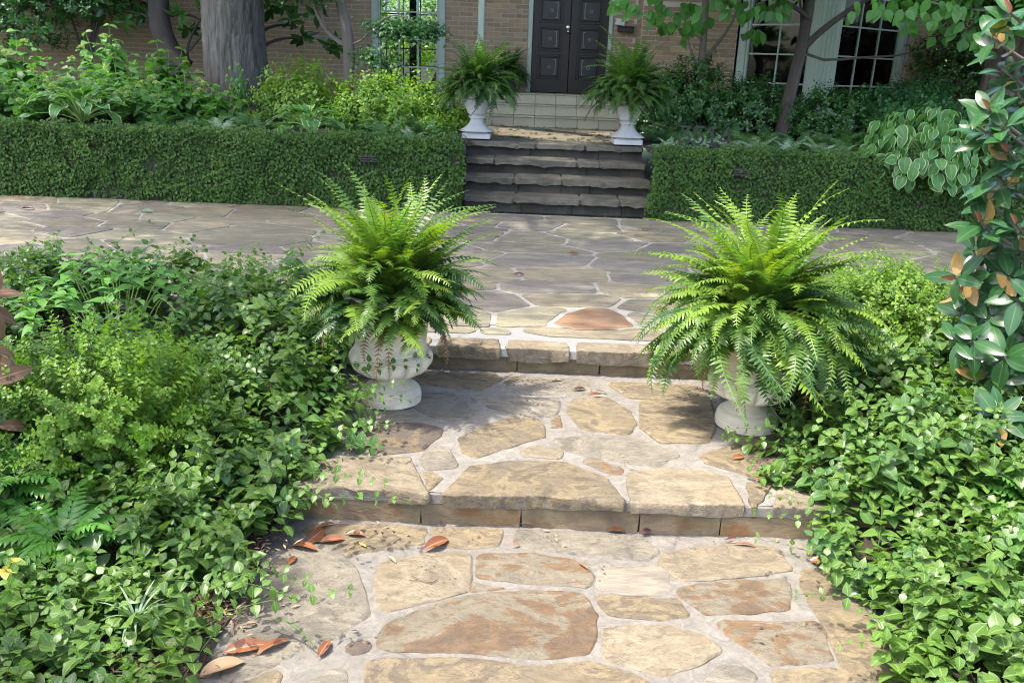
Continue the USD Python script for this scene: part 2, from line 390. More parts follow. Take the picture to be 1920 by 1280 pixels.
solidmat('riser_stone', [(0, (0.0864, 0.0600, 0.0396)), (.4, (0.1469, 0.1040, 0.0648)), (.52, (0.2074, 0.1600, 0.0936)), (.62, (0.1901, 0.1040, 0.0432)), (1, (0.1382, 0.0960, 0.0612))], scale=3.5, rough=.85, detail=8, dist=.6, bump=.6, bdist=.02, fine=45, space='world', stretch=(1, 1, 2), dirt=((.045, .05, .025), 4, .5, .7, .7))
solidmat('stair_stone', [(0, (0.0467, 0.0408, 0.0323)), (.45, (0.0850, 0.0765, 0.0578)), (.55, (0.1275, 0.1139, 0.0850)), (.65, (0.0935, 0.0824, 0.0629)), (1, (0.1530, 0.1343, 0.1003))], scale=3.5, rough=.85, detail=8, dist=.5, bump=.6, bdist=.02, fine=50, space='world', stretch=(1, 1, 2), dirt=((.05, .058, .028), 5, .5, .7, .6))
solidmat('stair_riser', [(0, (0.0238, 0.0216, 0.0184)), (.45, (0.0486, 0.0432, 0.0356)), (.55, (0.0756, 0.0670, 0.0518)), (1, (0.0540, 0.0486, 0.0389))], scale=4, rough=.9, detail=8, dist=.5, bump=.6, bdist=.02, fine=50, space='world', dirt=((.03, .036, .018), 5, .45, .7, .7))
solidmat('soil', [(0, (.016, .012, .009)), (.5, (.04, .03, .022)), (1, (.085, .065, .05))], scale=22, rough=.95, bump=1., bdist=.03, fine=120, space='world')
solidmat('mulch', [(0, (.03, .022, .017)), (.6, (.075, .057, .045)), (1, (.16, .13, .11))], scale=30, rough=.95, bump=.8, bdist=.02, fine=150, space='object')
solidmat('lawn', [(0, (.02, .05, .012)), (1, (.06, .11, .03))], scale=6, rough=.95, bump=.8, bdist=.05, fine=80, space='world')
solidmat('cast_stone', [(0, (0.4230, 0.3755, 0.2735)), (.5, (0.5409, 0.4868, 0.3607)), (1, (0.6295, 0.5749, 0.4400))], scale=7, rough=.75, bump=.18, bdist=.006, fine=140, rnd=.04, dirt=((.17, .145, .10), 6, .52, .74, .6))
solidmat('urn_white', [(0, (0.4149, 0.4111, 0.3923)), (.5, (0.5130, 0.5092, 0.4904)), (1, (0.5658, 0.5620, 0.5507))], scale=8, rough=.6, bump=.12, bdist=.005, fine=120, rnd=.04, dirt=((.34, .30, .23), 7, .56, .74, .6))
solidmat('brick_clay', [(0, (0.1934, 0.1292, 0.0734)), (.5, (0.2763, 0.1911, 0.1101)), (1, (0.3500, 0.2583, 0.1550))], scale=2.5, rough=.85, bump=.4, bdist=.004, fine=130, rnd=.4, space='world')
solidmat('brick_mortar', [(0, (0.3570, 0.3230, 0.2805)), (1, (0.4590, 0.4165, 0.3655))], scale=10, rough=.9, bump=.4, bdist=.004, fine=130)
solidmat('sage_paint', [(0, (0.2890, 0.3485, 0.2805)), (1, (0.3570, 0.4165, 0.3400))], scale=3, rough=.5, bump=.06, bdist=.003, fine=90, rnd=.05)
solidmat('door_wood', [(0, (0.0052, 0.0029, 0.0026)), (.5, (0.0098, 0.0050, 0.0041)), (1, (0.0159, 0.0075, 0.0058))], scale=5, rough=.35, bump=.15, bdist=.002, fine=60, stretch=(8, 8, .8), rnd=.1)
solidmat('door_panel', [(0, (0.0112, 0.0095, 0.0095)), (1, (0.0174, 0.0148, 0.0140))], scale=5, rough=.32, bump=.12, bdist=.002, fine=60, stretch=(1, 1, 6), rnd=.1)
solidmat('door_trim', [(0, (.14, .13, .125)), (1, (.22, .21, .2))], scale=9, rough=.3, bump=.05, rnd=.05)
solidmat('porch_tile', [(0, (0.2479, 0.2422, 0.1645)), (.5, (0.3167, 0.3017, 0.2083)), (1, (0.3672, 0.3400, 0.2412))], scale=4, rough=.6, bump=.15, bdist=.004, fine=60, rnd=.15, dist=.6)
solidmat('grout', [(0, (.12, .12, .10)), (1, (.17, .165, .14))], scale=20, rough=.9)
solidmat('black_iron', [(0, (.012, .012, .013)), (1, (.03, .029, .028))], scale=30, rough=.45, bump=.2, bdist=.002)
solidmat('bronze', [(0, (.03, .027, .027)), (1, (.055, .05, .05))], scale=20, rough=.4, bump=.1, bdist=.002)
solidmat('brass', [(0, (.45, .40, .33)), (1, (.62, .56, .48))], scale=20, rough=.25, metallic=1., bump=.05)
solidmat('dark_room', [(0, (.035, .032, .03)), (1, (.06, .052, .045))], scale=2, rough=.9, bump=.02)
solidmat('roof_shingle', [(0, (.05, .045, .042)), (1, (.10, .09, .085))], scale=8, rough=.9, bump=.5)
solidmat('oak_bark', [(0, (0.0280, 0.0264, 0.0231)), (.38, (0.0505, 0.0478, 0.0425)), (.5, (0.1066, 0.1012, 0.0913)), (.62, (0.1347, 0.1294, 0.1158)), (1, (0.1514, 0.1462, 0.1307))], scale=17, rough=.95, bump=1., bdist=.05, fine=70, stretch=(1, 1, .13), detail=8)
solidmat('smooth_bark', [(0, (0.0768, 0.0648, 0.0539)), (.5, (0.1222, 0.1044, 0.0855)), (1, (0.1746, 0.1512, 0.1204))], scale=10, rough=.85, bump=.4, bdist=.008, fine=70, stretch=(1, 1, .5))
solidmat('dark_bark', [(0, (0.0264, 0.0228, 0.0205)), (1, (0.0720, 0.0600, 0.0518))], scale=10, rough=.9, bump=.6, bdist=.01, fine=70, stretch=(1, 1, .4))
solidmat('cedar_bark', [(0, (.04, .028, .025)), (.45, (.12, .085, .075)), (.6, (.25, .20, .18)), (1, (.38, .32, .29))], scale=8, rough=.95, bump=1., bdist=.04, fine=50, stretch=(1, 1, .07), detail=8)
solidmat('twig', [(0, (.09, .065, .04)), (1, (.2, .15, .09))], scale=30, rough=.8)
solidmat('green_stem', [(0, (.10, .19, .04)), (1, (.22, .33, .08))], scale=20, rough=.6)
MATS['glass'] = usdkit.material(stage, '/World/Looks/glass', {'f': ('fresnel', {'IOR': 1.28}), 't': ('transparent_bsdf', {'color': (.86, .9, .88)}), 'g': ('glossy_bsdf', {'color': (1, 1, 1), 'roughness': .02}), 'm': ('mix_closure', {})},
                                [('f.fac', 'm.fac'), ('t.BSDF', 'm.closure1'), ('g.BSDF', 'm.closure2')], surface='m.closure')


# ------------------------------------------------------------------ leaf and plant pieces
def leaf(L, W, a=.7, b=1., nu=5, curl=.4, fold=.25, wave=0, nv=1, pitch=0, twist=0):
    t = np.linspace(0, 1, nu + 1)
    w = W / 2 * np.sin(np.pi * np.clip(t, 0.001, 1) ** a) ** b
    w[0] = max(w[0], W * .03); w[-1] = W * .004
    ang = pitch - curl * t
    dl = L / nu
    x = np.r_[0, np.cumsum(np.cos((ang[1:] + ang[:-1]) / 2) * dl)]
    z = np.r_[0, np.cumsum(np.sin((ang[1:] + ang[:-1]) / 2) * dl)]
    s = np.linspace(-1, 1, 2 * nv + 1)
    T, S = np.meshgrid(np.arange(nu + 1), s, indexing='ij')
    y = S * w[T]
    zz = z[T] + np.abs(S) * w[T] * fold + wave * W * np.sin(t[T] * 9 + S * 1.7) * np.abs(S)
    v = np.stack([x[T], y, zz], -1).reshape(-1, 3)
    n = 2 * nv + 1
    i, j = np.meshgrid(np.arange(nu), np.arange(2 * nv), indexing='ij')
    i, j = i.ravel(), j.ravel()
    f = np.stack([i * n + j, (i + 1) * n + j, (i + 1) * n + j + 1, i * n + j + 1], 1)
    uv = np.stack([t[T], S * .5 + .5], -1).reshape(-1, 2)
    return v, tri(f), uv


def stem_path(L, lean, bend, n, rng):
    az = rng.uniform(0, 6.28)
    s = np.linspace(0, 1, n)
    th = lean + bend * s
    r = np.r_[0, np.cumsum(np.sin(th[1:]) * L / (n - 1))]
    z = np.r_[0, np.cumsum(np.cos(th[1:]) * L / (n - 1))]
    return np.stack([r * math.cos(az), r * math.sin(az), z], 1)


def sprig(rng, L=.2, nodes=6, lf=(.05, .036, .6, 1.), lean=.3, bend=.8, opp=True, stem=.0016, pitch=.5, up=.0, shrink=.5, nu=4, start=.15, nv=1, whorl=2, wave=0):
    P = stem_path(L, lean, bend, 9, rng)
    out = [tube(P, np.linspace(stem, stem * .5, 9), 3)]
    a0 = rng.uniform(0, 6.28)
    for k in range(nodes):
        s = start + (1 - start) * k / max(nodes - 1, 1)
        i = min(int(s * 8), 7)
        p = P[i] + (P[i + 1] - P[i]) * (s * 8 - i)
        T = P[i + 1] - P[i]; T /= np.linalg.norm(T)
        X = frame(T)
        sz = (1 - shrink * max(0, s - .45) / .55) * rng.uniform(.8, 1.15)
        for w in range(whorl):
            az = a0 + k * (1.57 if opp else 2.4) + w * 2 * np.pi / whorl + rng.normal(0, .25)
            side = math.cos(az) * X[:, 1] + math.sin(az) * X[:, 2]
            e = pitch + rng.normal(0, .22) + .5 * max(0, s - .7)
            d = side * math.cos(e) + (T * .6 + np.array([0, 0, .4])) * math.sin(e)
            m = leaf(lf[0] * sz, lf[1] * sz * rng.uniform(.9, 1.1), lf[2], lf[3], nu, rng.uniform(.3, .9), rng.uniform(.1, .35), wave, nv)
            upd = np.array([0, 0, 1.0]) + rng.normal(0, .22, 3)
            out.append(xf(m, frame(d, upd), p + d * lf[0] * .08))
    return cat(out)


def frond(L, a0, droop, npin, pw, rng, ang=.25, side=0., pinw=.3, sag=.25, k0=.08, prof=.55, stem=.0018, pow_=1.3, wob=.12):
    n = 26
    s = np.linspace(0, 1, n)
    th = a0 - droop * s ** pow_
    r = np.r_[0, np.cumsum(np.cos(th[1:]) * L / (n - 1))]
    z = np.r_[0, np.cumsum(np.sin(th[1:]) * L / (n - 1))]
    y = side * L * s ** 2 + wob * L * .15 * np.sin(s * 5 + rng.uniform(0, 6)) * s
    P = np.stack([r, y, z], 1)
    T = np.gradient(P, axis=0); T /= np.linalg.norm(T, axis=1, keepdims=True)
    roll = rng.normal(0, .25)
    V = [];F = []; UV = []
    st = tube(P[::3] if n % 3 == 1 else P[::2], stem, 3)
    c = 0
    for k in range(npin):
        q = k0 + (1 - k0) * (k + .5) / npin
        i = min(int(q * (n - 1)), n - 2)
        p = P[i] + (P[i + 1] - P[i]) * (q * (n - 1) - i)
        t = T[i]
        sd = np.cross([0, 0, 1], t)
        if np.linalg.norm(sd) < .2:
            sd = np.array([0, 1.0, 0])
        sd /= np.linalg.norm(sd)
        nn = np.cross(t, sd)
        x = (q - k0) / (1 - k0)
        ln = pw * min(1, (x / .12) ** .6 + .25) * (1 - x ** 2.2) ** .8 + pw * .04
        for sg in (-1, 1):
            l = ln * rng.uniform(.7, 1.12)
            if rng.uniform() < .03:
                l *= .35
            a = ang + rng.normal(0, .08) + .5 * x ** 3
            d = (sg * sd * math.cos(roll) + nn * math.sin(roll) * sg) * math.cos(a) + t * math.sin(a) - nn * (sag + rng.normal(0, .12)) * .6
            d /= np.linalg.norm(d)
            w = t * math.cos(a) - sg * sd * math.sin(a) * .6
            h = l * pinw * .5
            dz = np.array([0, 0, -sag * l * .35])
            V += [p - w * h, p + w * h, p + d * l * .55 - w * h * .8 + dz * .2, p + d * l * .55 + w * h * .8 + dz * .2, p + d * l + dz]
            F += [[c, c + 2, c + 3], [c, c + 3, c + 1], [c + 2, c + 4, c + 3]]
            UV += [(0, 0), (0, 1), (.5, 0), (.5, 1), (1, .5)]
            c += 5
    return cat([st, (np.array(V), np.array(F), np.array(UV))])


def random_dir(rng, zmin=-1):
    while True:
        d = rng.normal(size=3); d /= np.linalg.norm(d)
        if d[2] >= zmin:
            return d


# ------------------------------------------------------------------ stone pieces
def smooth_poly(p, r):
    q = p.buffer(-r, join_style=1).buffer(r, join_style=1)
    if q.geom_type != 'Polygon':
        q = max(q.geoms, key=lambda g: g.area) if len(getattr(q, 'geoms', [])) else p
    return q if q.area > .3 * p.area else p


def stone(poly, z0, z1, rng, step=.035, jit=.006, bevel=.007, chip=0., seed=0, tilt=.0, front=None, low=0.):
    """a slab with uneven outline, worn upper arris and rough flanks. front: y below which the flank is rough-hewn"""
    ring = np.array(shapely.segmentize(poly.exterior, step).coords)[:-1]
    if Polygon(ring).exterior.is_ccw is False:
        ring = ring[::-1]
    n = len(ring)
    c = ring.mean(0)
    nz = meshkit.fbm(np.c_[ring * 18, np.full(n, seed * 3.1)], 3, seed) - .5
    nrm = np.roll(ring, -1, 0) - np.roll(ring, 1, 0)
    nrm = np.c_[nrm[:, 1], -nrm[:, 0]]; nrm /= np.linalg.norm(nrm, axis=1, keepdims=True) + 1e-9
    base = ring + nrm * (nz * 2 * jit)[:, None]
    tz = lambda q: z1 + tilt * ((q[:, 0] - c[0]) * math.cos(seed) + (q[:, 1] - c[1]) * math.sin(seed))
    fr = np.zeros(n) if front is None else np.clip((front - ring[:, 1]) / .02, 0, 1)
    nz2 = meshkit.fbm(np.c_[ring * 9, np.full(n, seed * 1.7 + 9)], 3, seed + 5) - .5
    nz3 = meshkit.fbm(np.c_[ring * 25, np.full(n, seed * 2.3 + 4)], 2, seed + 8) - .5
    top = base - nrm * bevel
    mid = base + nrm * (fr * nz3 * .03)[:, None]
    bot = base + nrm * (fr * (nz2 * .07 - .012) - .003)[:, None]
    zb = z0 + fr * (nz2 * .075 + low)
    zm = tz(base) - bevel * .9 + fr * nz3 * .008
    V = [np.c_[top, tz(top) + nz3 * .0015], np.c_[mid, zm], np.c_[mid * .4 + bot * .6 + nrm * (fr * nz2 * .02)[:, None], zm * .45 + zb * .55], np.c_[bot, zb]]
    F = []
    for k in range(3):
        a = np.arange(n); b = (a + 1) % n
        F.append(np.stack([k * n + a, (k + 1) * n + a, (k + 1) * n + b, k * n + b], 1))
    vt, ft = trimesh.creation.triangulate_polygon(Polygon(top), engine='earcut')
    from scipy.spatial import cKDTree
    idx = cKDTree(top).query(np.asarray(vt)[:, :2])[1]
    cap = idx[np.asarray(ft)]
    v = np.vstack(V)
    e1, e2 = v[cap[:, 1]] - v[cap[:, 0]], v[cap[:, 2]] - v[cap[:, 0]]
    fl = (e1[:, 0] * e2[:, 1] - e1[:, 1] * e2[:, 0]) < 0
    cap[fl] = cap[fl][:, ::-1]
    return v, np.vstack([tri(np.vstack(F)), cap])


def cells(region, spacing, rng, gap, aspect=(1, 1), avoid=None, rnd=.04, relax=1, seeds=None):
    x0, y0, x1, y1 = region.bounds
    sx, sy = spacing * aspect[0], spacing * aspect[1]
    pts = []
    for i, y in enumerate(np.arange(y0 - sy, y1 + sy * 2, sy)):
        for x in np.arange(x0 - sx, x1 + sx * 2, sx):
            pts.append((x + sx * (.5 * (i % 2) + rng.uniform(-.38, .38)), y + sy * rng.uniform(-.36, .36)))
    pts = np.array(pts)
    drop = rng.uniform(size=len(pts)) > .12
    pts = pts[drop]
    sc = np.array([1 / aspect[0], 1 / aspect[1]])
    vor = Voronoi(pts * sc)
    out = []
    for r in vor.point_region:
        reg = vor.regions[r]
        if -1 in reg or not reg:
            continue
        p = Polygon(vor.vertices[reg] / sc).intersection(region)
        if avoid is not None:
            p = p.difference(avoid)
        g = gap * rng.uniform(.6, 1.5)
        p = p.buffer(-g / 2)
        for q in getattr(p, 'geoms', [p]):
            if q.area > .006 and q.geom_type == 'Polygon':
                q = smooth_poly(q, rnd)
                if q.area > .006 and len(q.interiors) == 0:
                    out.append(q)
    return out


def sheet(x0, x1, y0, y1, z, nx=2, ny=2, amp=0, scale=3., seed=0):
    fz = z if callable(z) else (lambda x, y: np.full_like(x, z))

    def fn(u, v):
        zz = fz(u, v)
        if amp:
            zz = zz + amp * (meshkit.fbm(np.stack([u * scale, v * scale, np.zeros_like(u)], -1), 3, seed) - .5)
        return np.stack([u, v, zz], -1)
    v, f = grid(np.linspace(x0, x1, nx), np.linspace(y0, y1, ny), fn)
    return v, f


def px_poly(pts, z):
    return Polygon([tuple(atz(u, v, z)[:2]) for u, v in pts]).buffer(0)

# ================================================================== SETTING
R1 = np.random.default_rng(11)
add(None, 'ground', sheet(-70, 70, -70, 70, -.12, 20, 20), 'lawn', kind='structure', label='ground around the garden')
ZD, ZL, ZT = .30, .15, .96


def zsl(x, y):
    return np.interp(y, [0, 2.7, 4.6, 5.2], [-.02, 0., .26, .292]) + 0 * x


def paved(name, label):
    return thing(name, label, 'paving', kind='structure')


def lay(parent, polys, z0, z1, mats, seed, name='flagstone', jit=.012, tilt=.004, **kw):
    r = np.random.default_rng(seed)
    for k, p in enumerate(polys):
        m = mats[k] if isinstance(mats[k % len(mats)], str) and len(mats) == len(polys) else mats[int(r.integers(len(mats)))]
        add(parent, name, stone(p, z0, z1 + r.uniform(-.002, .003), r, jit=jit, tilt=r.uniform(0, tilt), seed=seed + k, **kw), m, 40)


# ---- lower path
path = paved('path', 'lower flagstone path with pale mortar joints in the foreground')
v, f = sheet(-.98, 1.36, -1, 3.2, -.007, 120, 200, .010, 16., 3)
add(path, 'mortar', (v, f), 'mortar', True)
low = [
    ('flag_grey', [(500, 1060), (560, 1015), (630, 1022), (665, 1060), (688, 1110), (692, 1150), (640, 1185), (560, 1220), (470, 1262), (420, 1275), (425, 1200), (470, 1110)]),
    ('flag_tan', [(560, 985), (640, 980), (800, 985), (797, 1018), (720, 1026), (650, 1040), (590, 1010)]),
    ('flag_tan', [(815, 986), (945, 988), (935, 1020), (870, 1024), (810, 1022)]),
    ('flag_grey', [(965, 990), (1200, 1000), (1236, 1030), (1215, 1048), (1090, 1038), (965, 1020)]),
    ('flag_pale', [(712, 1055), (800, 1036), (872, 1032), (884, 1042), (880, 1105), (790, 1128), (712, 1146), (700, 1100)]),
    ('flag_rust', [(895, 1036), (1000, 1036), (1085, 1050), (1113, 1075), (1106, 1098), (1000, 1092), (893, 1080)]),
    ('drive_blue', [(1125, 1062), (1250, 1060), (1258, 1105), (1200, 1115), (1118, 1100)]),
    ('flag_rust', [(885, 1088), (945, 1100), (885, 1106)]),
    ('flag_pale', [(1244, 1035), (1330, 1022), (1450, 1022), (1486, 1064), (1420, 1076), (1280, 1088), (1232, 1058)]),
    ('flag_rust', [(738, 1160), (820, 1128), (885, 1112), (1000, 1104), (1094, 1108), (1118, 1150), (1115, 1200), (1104, 1224), (1000, 1232), (900, 1220), (745, 1218), (708, 1212), (718, 1170)]),
    ('flag_tan', [(1110, 1110), (1180, 1116), (1270, 1122), (1300, 1156), (1230, 1160), (1140, 1148)]),
    ('flag_rust', [(1268, 1100), (1380, 1086), (1484, 1084), (1480, 1140), (1400, 1146), (1320, 1146), (1275, 1118)]),
    ('flag_pale', [(1132, 1172), (1260, 1172), (1325, 1192), (1355, 1218), (1320, 1240), (1240, 1265), (1130, 1232)]),
    ('flag_rust', [(1332, 1160), (1440, 1164), (1538, 1162), (1564, 1238), (1445, 1243), (1385, 1200)]),
    ('flag_tan', [(690, 1236), (800, 1232), (900, 1234), (1000, 1248), (1110, 1238), (1200, 1268), (1290, 1320), (680, 1320)]),
    ('flag_grey', [(560, 1290), (648, 1236), (656, 1320), (520, 1320)]),
    ('flag_purple', [(645, 1208), (686, 1192), (698, 1214), (660, 1230)]),
    ('flag_tan', [(1506, 1066), (1560, 1060), (1610, 1120), (1660, 1200), (1710, 1320), (1610, 1320), (1552, 1180), (1500, 1100)]),
    ('flag_grey', [(1370, 1238), (1418, 1262), (1400, 1320), (1300, 1320), (1335, 1258)]),
    ('flag_tan', [(1452, 1254), (1585, 1250), (1640, 1320), (1450, 1320)]),
    ('flag_tan', [(420, 1290), (540, 1240), (500, 1320), (380, 1320)]),
]
lp = [smooth_poly(px_poly(p, 0.), .03).buffer(.006) for _, p in low]
lay(path, lp, -.05, .0, [m for m, _ in low], 20, tilt=.006)
lay(path, cells(sbox(-.95, -.8, 1.33, 2.02), .5, np.random.default_rng(5), .03, (1.1, .8)), -.05, .0, ['flag_tan', 'flag_rust', 'flag_grey'], 60)

# ---- landing (first step up)
land = paved('landing', 'flagstone landing between the two front urns, one step above the path')
v, f = sheet(-1.0, 1.5, 3.185, 4.70, ZL - .007, 120, 76, .010, 16., 5)
add(land, 'mortar', (v, f), 'mortar', True)
v = np.array([[-1.0, 3.21, -.02], [1.5, 3.21, -.02], [1.5, 3.21, ZL - .06], [-1.0, 3.21, ZL - .06]])
add(land, 'riser_mortar', (v, np.array([[0, 1, 2, 3]])), 'mortar')
lst = [
    ('flag_pale', [(540, 885), (600, 862), (680, 853), (770, 857), (786, 890), (806, 921), (640, 916), (545, 911)]),
    ('flag_tan', [(793, 884), (815, 884), (832, 893), (803, 909)]),
    ('flag_grey', [(785, 862), (798, 845), (828, 836), (846, 843), (860, 875), (800, 880)]),
    ('flag_purple', [(680, 838), (688, 805), (720, 790), (790, 790), (830, 802), (828, 814), (790, 843), (720, 849)]),
    ('flag_tan', [(830, 905), (880, 873), (960, 862), (1060, 865), (1140, 897), (1170, 922), (1171, 938), (1000, 930), (880, 924), (812, 922)]),
    ('flag_tan', [(860, 820), (900, 800), (960, 780), (1008, 785), (1022, 800), (1018, 818), (960, 834), (892, 856), (866, 845)]),
    ('flag_pale', [(968, 850), (1000, 834), (1056, 842), (1048, 859)]),
    ('flag_grey', [(1035, 821), (1100, 815), (1180, 818), (1278, 850), (1230, 873), (1150, 863), (1062, 844)]),
    ('flag_rust', [(1080, 859), (1110, 858), (1168, 875), (1163, 890), (1138, 884)]),
    ('flag_tan', [(1062, 770), (1072, 747), (1138, 742), (1184, 770), (1193, 795), (1178, 814), (1090, 804)]),
    ('flag_pale', [(1172, 885), (1240, 876), (1310, 880), (1368, 893), (1396, 940), (1398, 951), (1290, 945), (1180, 938)]),
    ('flag_tan', [(1400, 902), (1450, 905), (1424, 952), (1406, 951)]),
    ('flag_pale', [(1460, 910), (1600, 908), (1640, 962), (1545, 957), (1430, 953), (1436, 930)]),
    ('flag_tan', [(1312, 852), (1390, 828), (1458, 835), (1480, 870), (1440, 898), (1400, 888), (1322, 866)]),
    ('flag_tan', [(1200, 752), (1330, 742), (1343, 790), (1328, 828), (1240, 828), (1200, 800)]),
    ('flag_tan', [(1135, 716), (1300, 722), (1338, 736), (1250, 748), (1180, 744)]),
    ('flag_grey', [(950, 722), (1000, 706), (1100, 711), (1110, 735), (1060, 739), (960, 735)]),
    ('flag_tan', [(660, 694), (930, 701), (943, 709), (900, 729), (800, 720), (660, 716)]),
    ('flag_grey', [(775, 737), (850, 737), (888, 770), (878, 784), (820, 783), (772, 760)]),
    ('flag_grey', [(872, 740), (960, 743), (1050, 747), (1044, 778), (1000, 779), (920, 762)]),
    ('flag_grey', [(640, 802), (690, 772), (755, 767), (800, 781), (720, 785), (672, 812)]),
    ('flag_rust', [(1032, 776), (1048, 777), (1053, 800), (1036, 799)]),
    ('flag_purple', [(1345, 802), (1450, 802), (1520, 830), (1470, 829), (1390, 820)]),
    ('flag_tan', [(1470, 840), (1560, 845), (1600, 895), (1480, 895)]),
    ('flag_grey', [(560, 850), (640, 815), (668, 842), (600, 856), (545, 878)]),
    ('flag_tan', [(945, 715), (962, 706), (985, 705), (950, 719)]),
    ('flag_grey', [(1350, 740), (1500, 745), (1520, 795), (1360, 795)]),
    ('flag_grey', [(640, 726), (765, 730), (760, 756), (690, 766), (640, 790)]),
]
r = np.random.default_rng(31)
for k, (m, p) in enumerate(lst):
    q = px_poly(p, ZL)
    fr = q.bounds[1] < 3.24
    if fr:
        c = np.array(q.exterior.coords)
        c[:, 1] = np.where(c[:, 1] < 3.26, 3.158 + .01 * np.sin(c[:, 0] * 7), c[:, 1])
        q = Polygon(c).buffer(0)
    q = smooth_poly(q, .012 if fr else .03).buffer(.0 if fr else .006)
    add(land, 'flagstone', stone(q, ZL - .062 if fr else ZL - .045, ZL + r.uniform(-.002, .004), r, jit=.011, seed=90 + k, tilt=r.uniform(0, .005), front=3.21 if fr else None, step=.025 if fr else .035), m, 40)
add(land, 'nose_mortar', bx(-1.0, 1.5, 3.176, 3.30, ZL - .058, ZL - .010, .004), 'mortar')
x = -1.0
for k, w in enumerate((.62, .42, .5, .34, .45, .3)):
    p = Polygon([(x + .001, 3.182), (x + w - .001, 3.182), (x + w - .001, 3.30), (x + .001, 3.30)])
    add(land, 'riser_stone', stone(p, -.03, ZL - .055, r, step=.03, jit=.006, seed=140 + k, front=3.19, low=-.01), 'riser_stone', 40)
    x += w

# ---- driveway (second step up)
drive = paved('driveway', 'grey brown flagstone driveway crossing in front of the ivy walls')
dreg = sbox(-9, 5.16, 9, 9.12).union(sbox(-1.05, 4.89, 1.55, 5.2))
v, f = sheet(-9, 9, 5.1, 9.2, ZD - .006, 200, 60, .006, 6., 8)
add(drive, 'mortar', (v, f), 'drive_mortar', True)
v, f = sheet(-1.05, 1.55, 4.695, 5.1, ZD - .009, 30, 10, .006, 8., 9)
add(drive, 'edge_mortar', (v, f), 'white_mortar', True)
oran = smooth_poly(px_poly([(1035, 606), (1060, 588), (1100, 576), (1140, 577), (1165, 588), (1190, 610), (1150, 616), (1080, 617)], ZD), .04)
add(drive, 'flagstone', stone(oran, ZD - .04, ZD + .001, r, seed=200), 'drive_orange', 40, label='orange stone among the grey driveway paving')
dc = cells(dreg, .57, np.random.default_rng(17), .028, (1.15, .72), avoid=oran.buffer(.02), rnd=.05)
lay(drive, dc[:299], ZD - .045, ZD, ['drive_brown', 'drive_plum', 'drive_brown', 'drive_blue', 'drive_plum', 'drive_brown'], 300, jit=.016, step=.05, bevel=.004)
ex = [-1.05, -.86, -.52, -.15, -.02, .42, .52, .96, 1.1, 1.55]
for k, (a, b, m) in enumerate([(-1.05, -.50, 'pale'), (-.47, -.10, 'tan'), (-.07, .30, 'pale'), (.335, .80, 'pale'), (.835, 1.22, 'rust'), (1.25, 1.55, 'tan')]):
    p = Polygon([(a, 4.638), (b, 4.638), (b - .012, 4.79 + .02 * (k % 2)), (a + .015, 4.80)])
    add(drive, 'edge_stone', stone(smooth_poly(p, .01), ZD - .075, ZD + r.uniform(-.002, .004), r, step=.02, jit=.010, seed=400 + k, front=4.69, low=-.008), 'flag_' + m, 40)
add(drive, 'nose_mortar', bx(-1.05, 1.55, 4.656, 4.70, ZD - .062, ZD - .008, .004), 'white_mortar')
x = -1.05
for k, w in enumerate((.5, .55, .48, .62, .47)):
    p = Polygon([(x + .001, 4.684), (x + w - .001, 4.684), (x + w - .001, 4.80), (x + .001, 4.80)])
    add(drive, 'riser_stone', stone(p, ZL - .03, ZD - .06, r, step=.03, jit=.008, seed=430 + k, front=4.69, low=-.01), 'riser_stone', 40)
    x += w
v = np.array([[-1.05, 4.72, ZL - .02], [1.55, 4.72, ZL - .02], [1.55, 4.72, ZD - .064], [-1.05, 4.72, ZD - .064]])
add(drive, 'riser_mortar', (v, np.array([[0, 1, 2, 3]])), 'mortar')

# ---- beds of soil
lb = sheet(-9, -.96, -1, 5.16, zsl, 90, 70, .05, 4., 21)
add(None, 'planting_bed', lb, 'soil', True, kind='structure', label='dark soil bed left of the path')
rb = sheet(1.34, 9, -1, 5.16, zsl, 90, 70, .05, 4., 22)
add(None, 'planting_bed', rb, 'soil', True, kind='structure', label='dark soil bed right of the path')
zup = lambda x, y: np.interp(y, [9.3, 10.5, 14], [.955, .975, 1.12]) + 0 * x
add(None, 'planting_bed', sheet(-9, -.66, 9.32, 14.1, zup, 60, 40, .05, 4., 23), 'soil', True, kind='structure', label='raised soil bed above the left ivy wall')
add(None, 'planting_bed', sheet(1.36, 9, 9.32, 14.1, zup, 60, 40, .05, 4., 24), 'soil', True, kind='structure', label='raised soil bed above the right ivy wall')

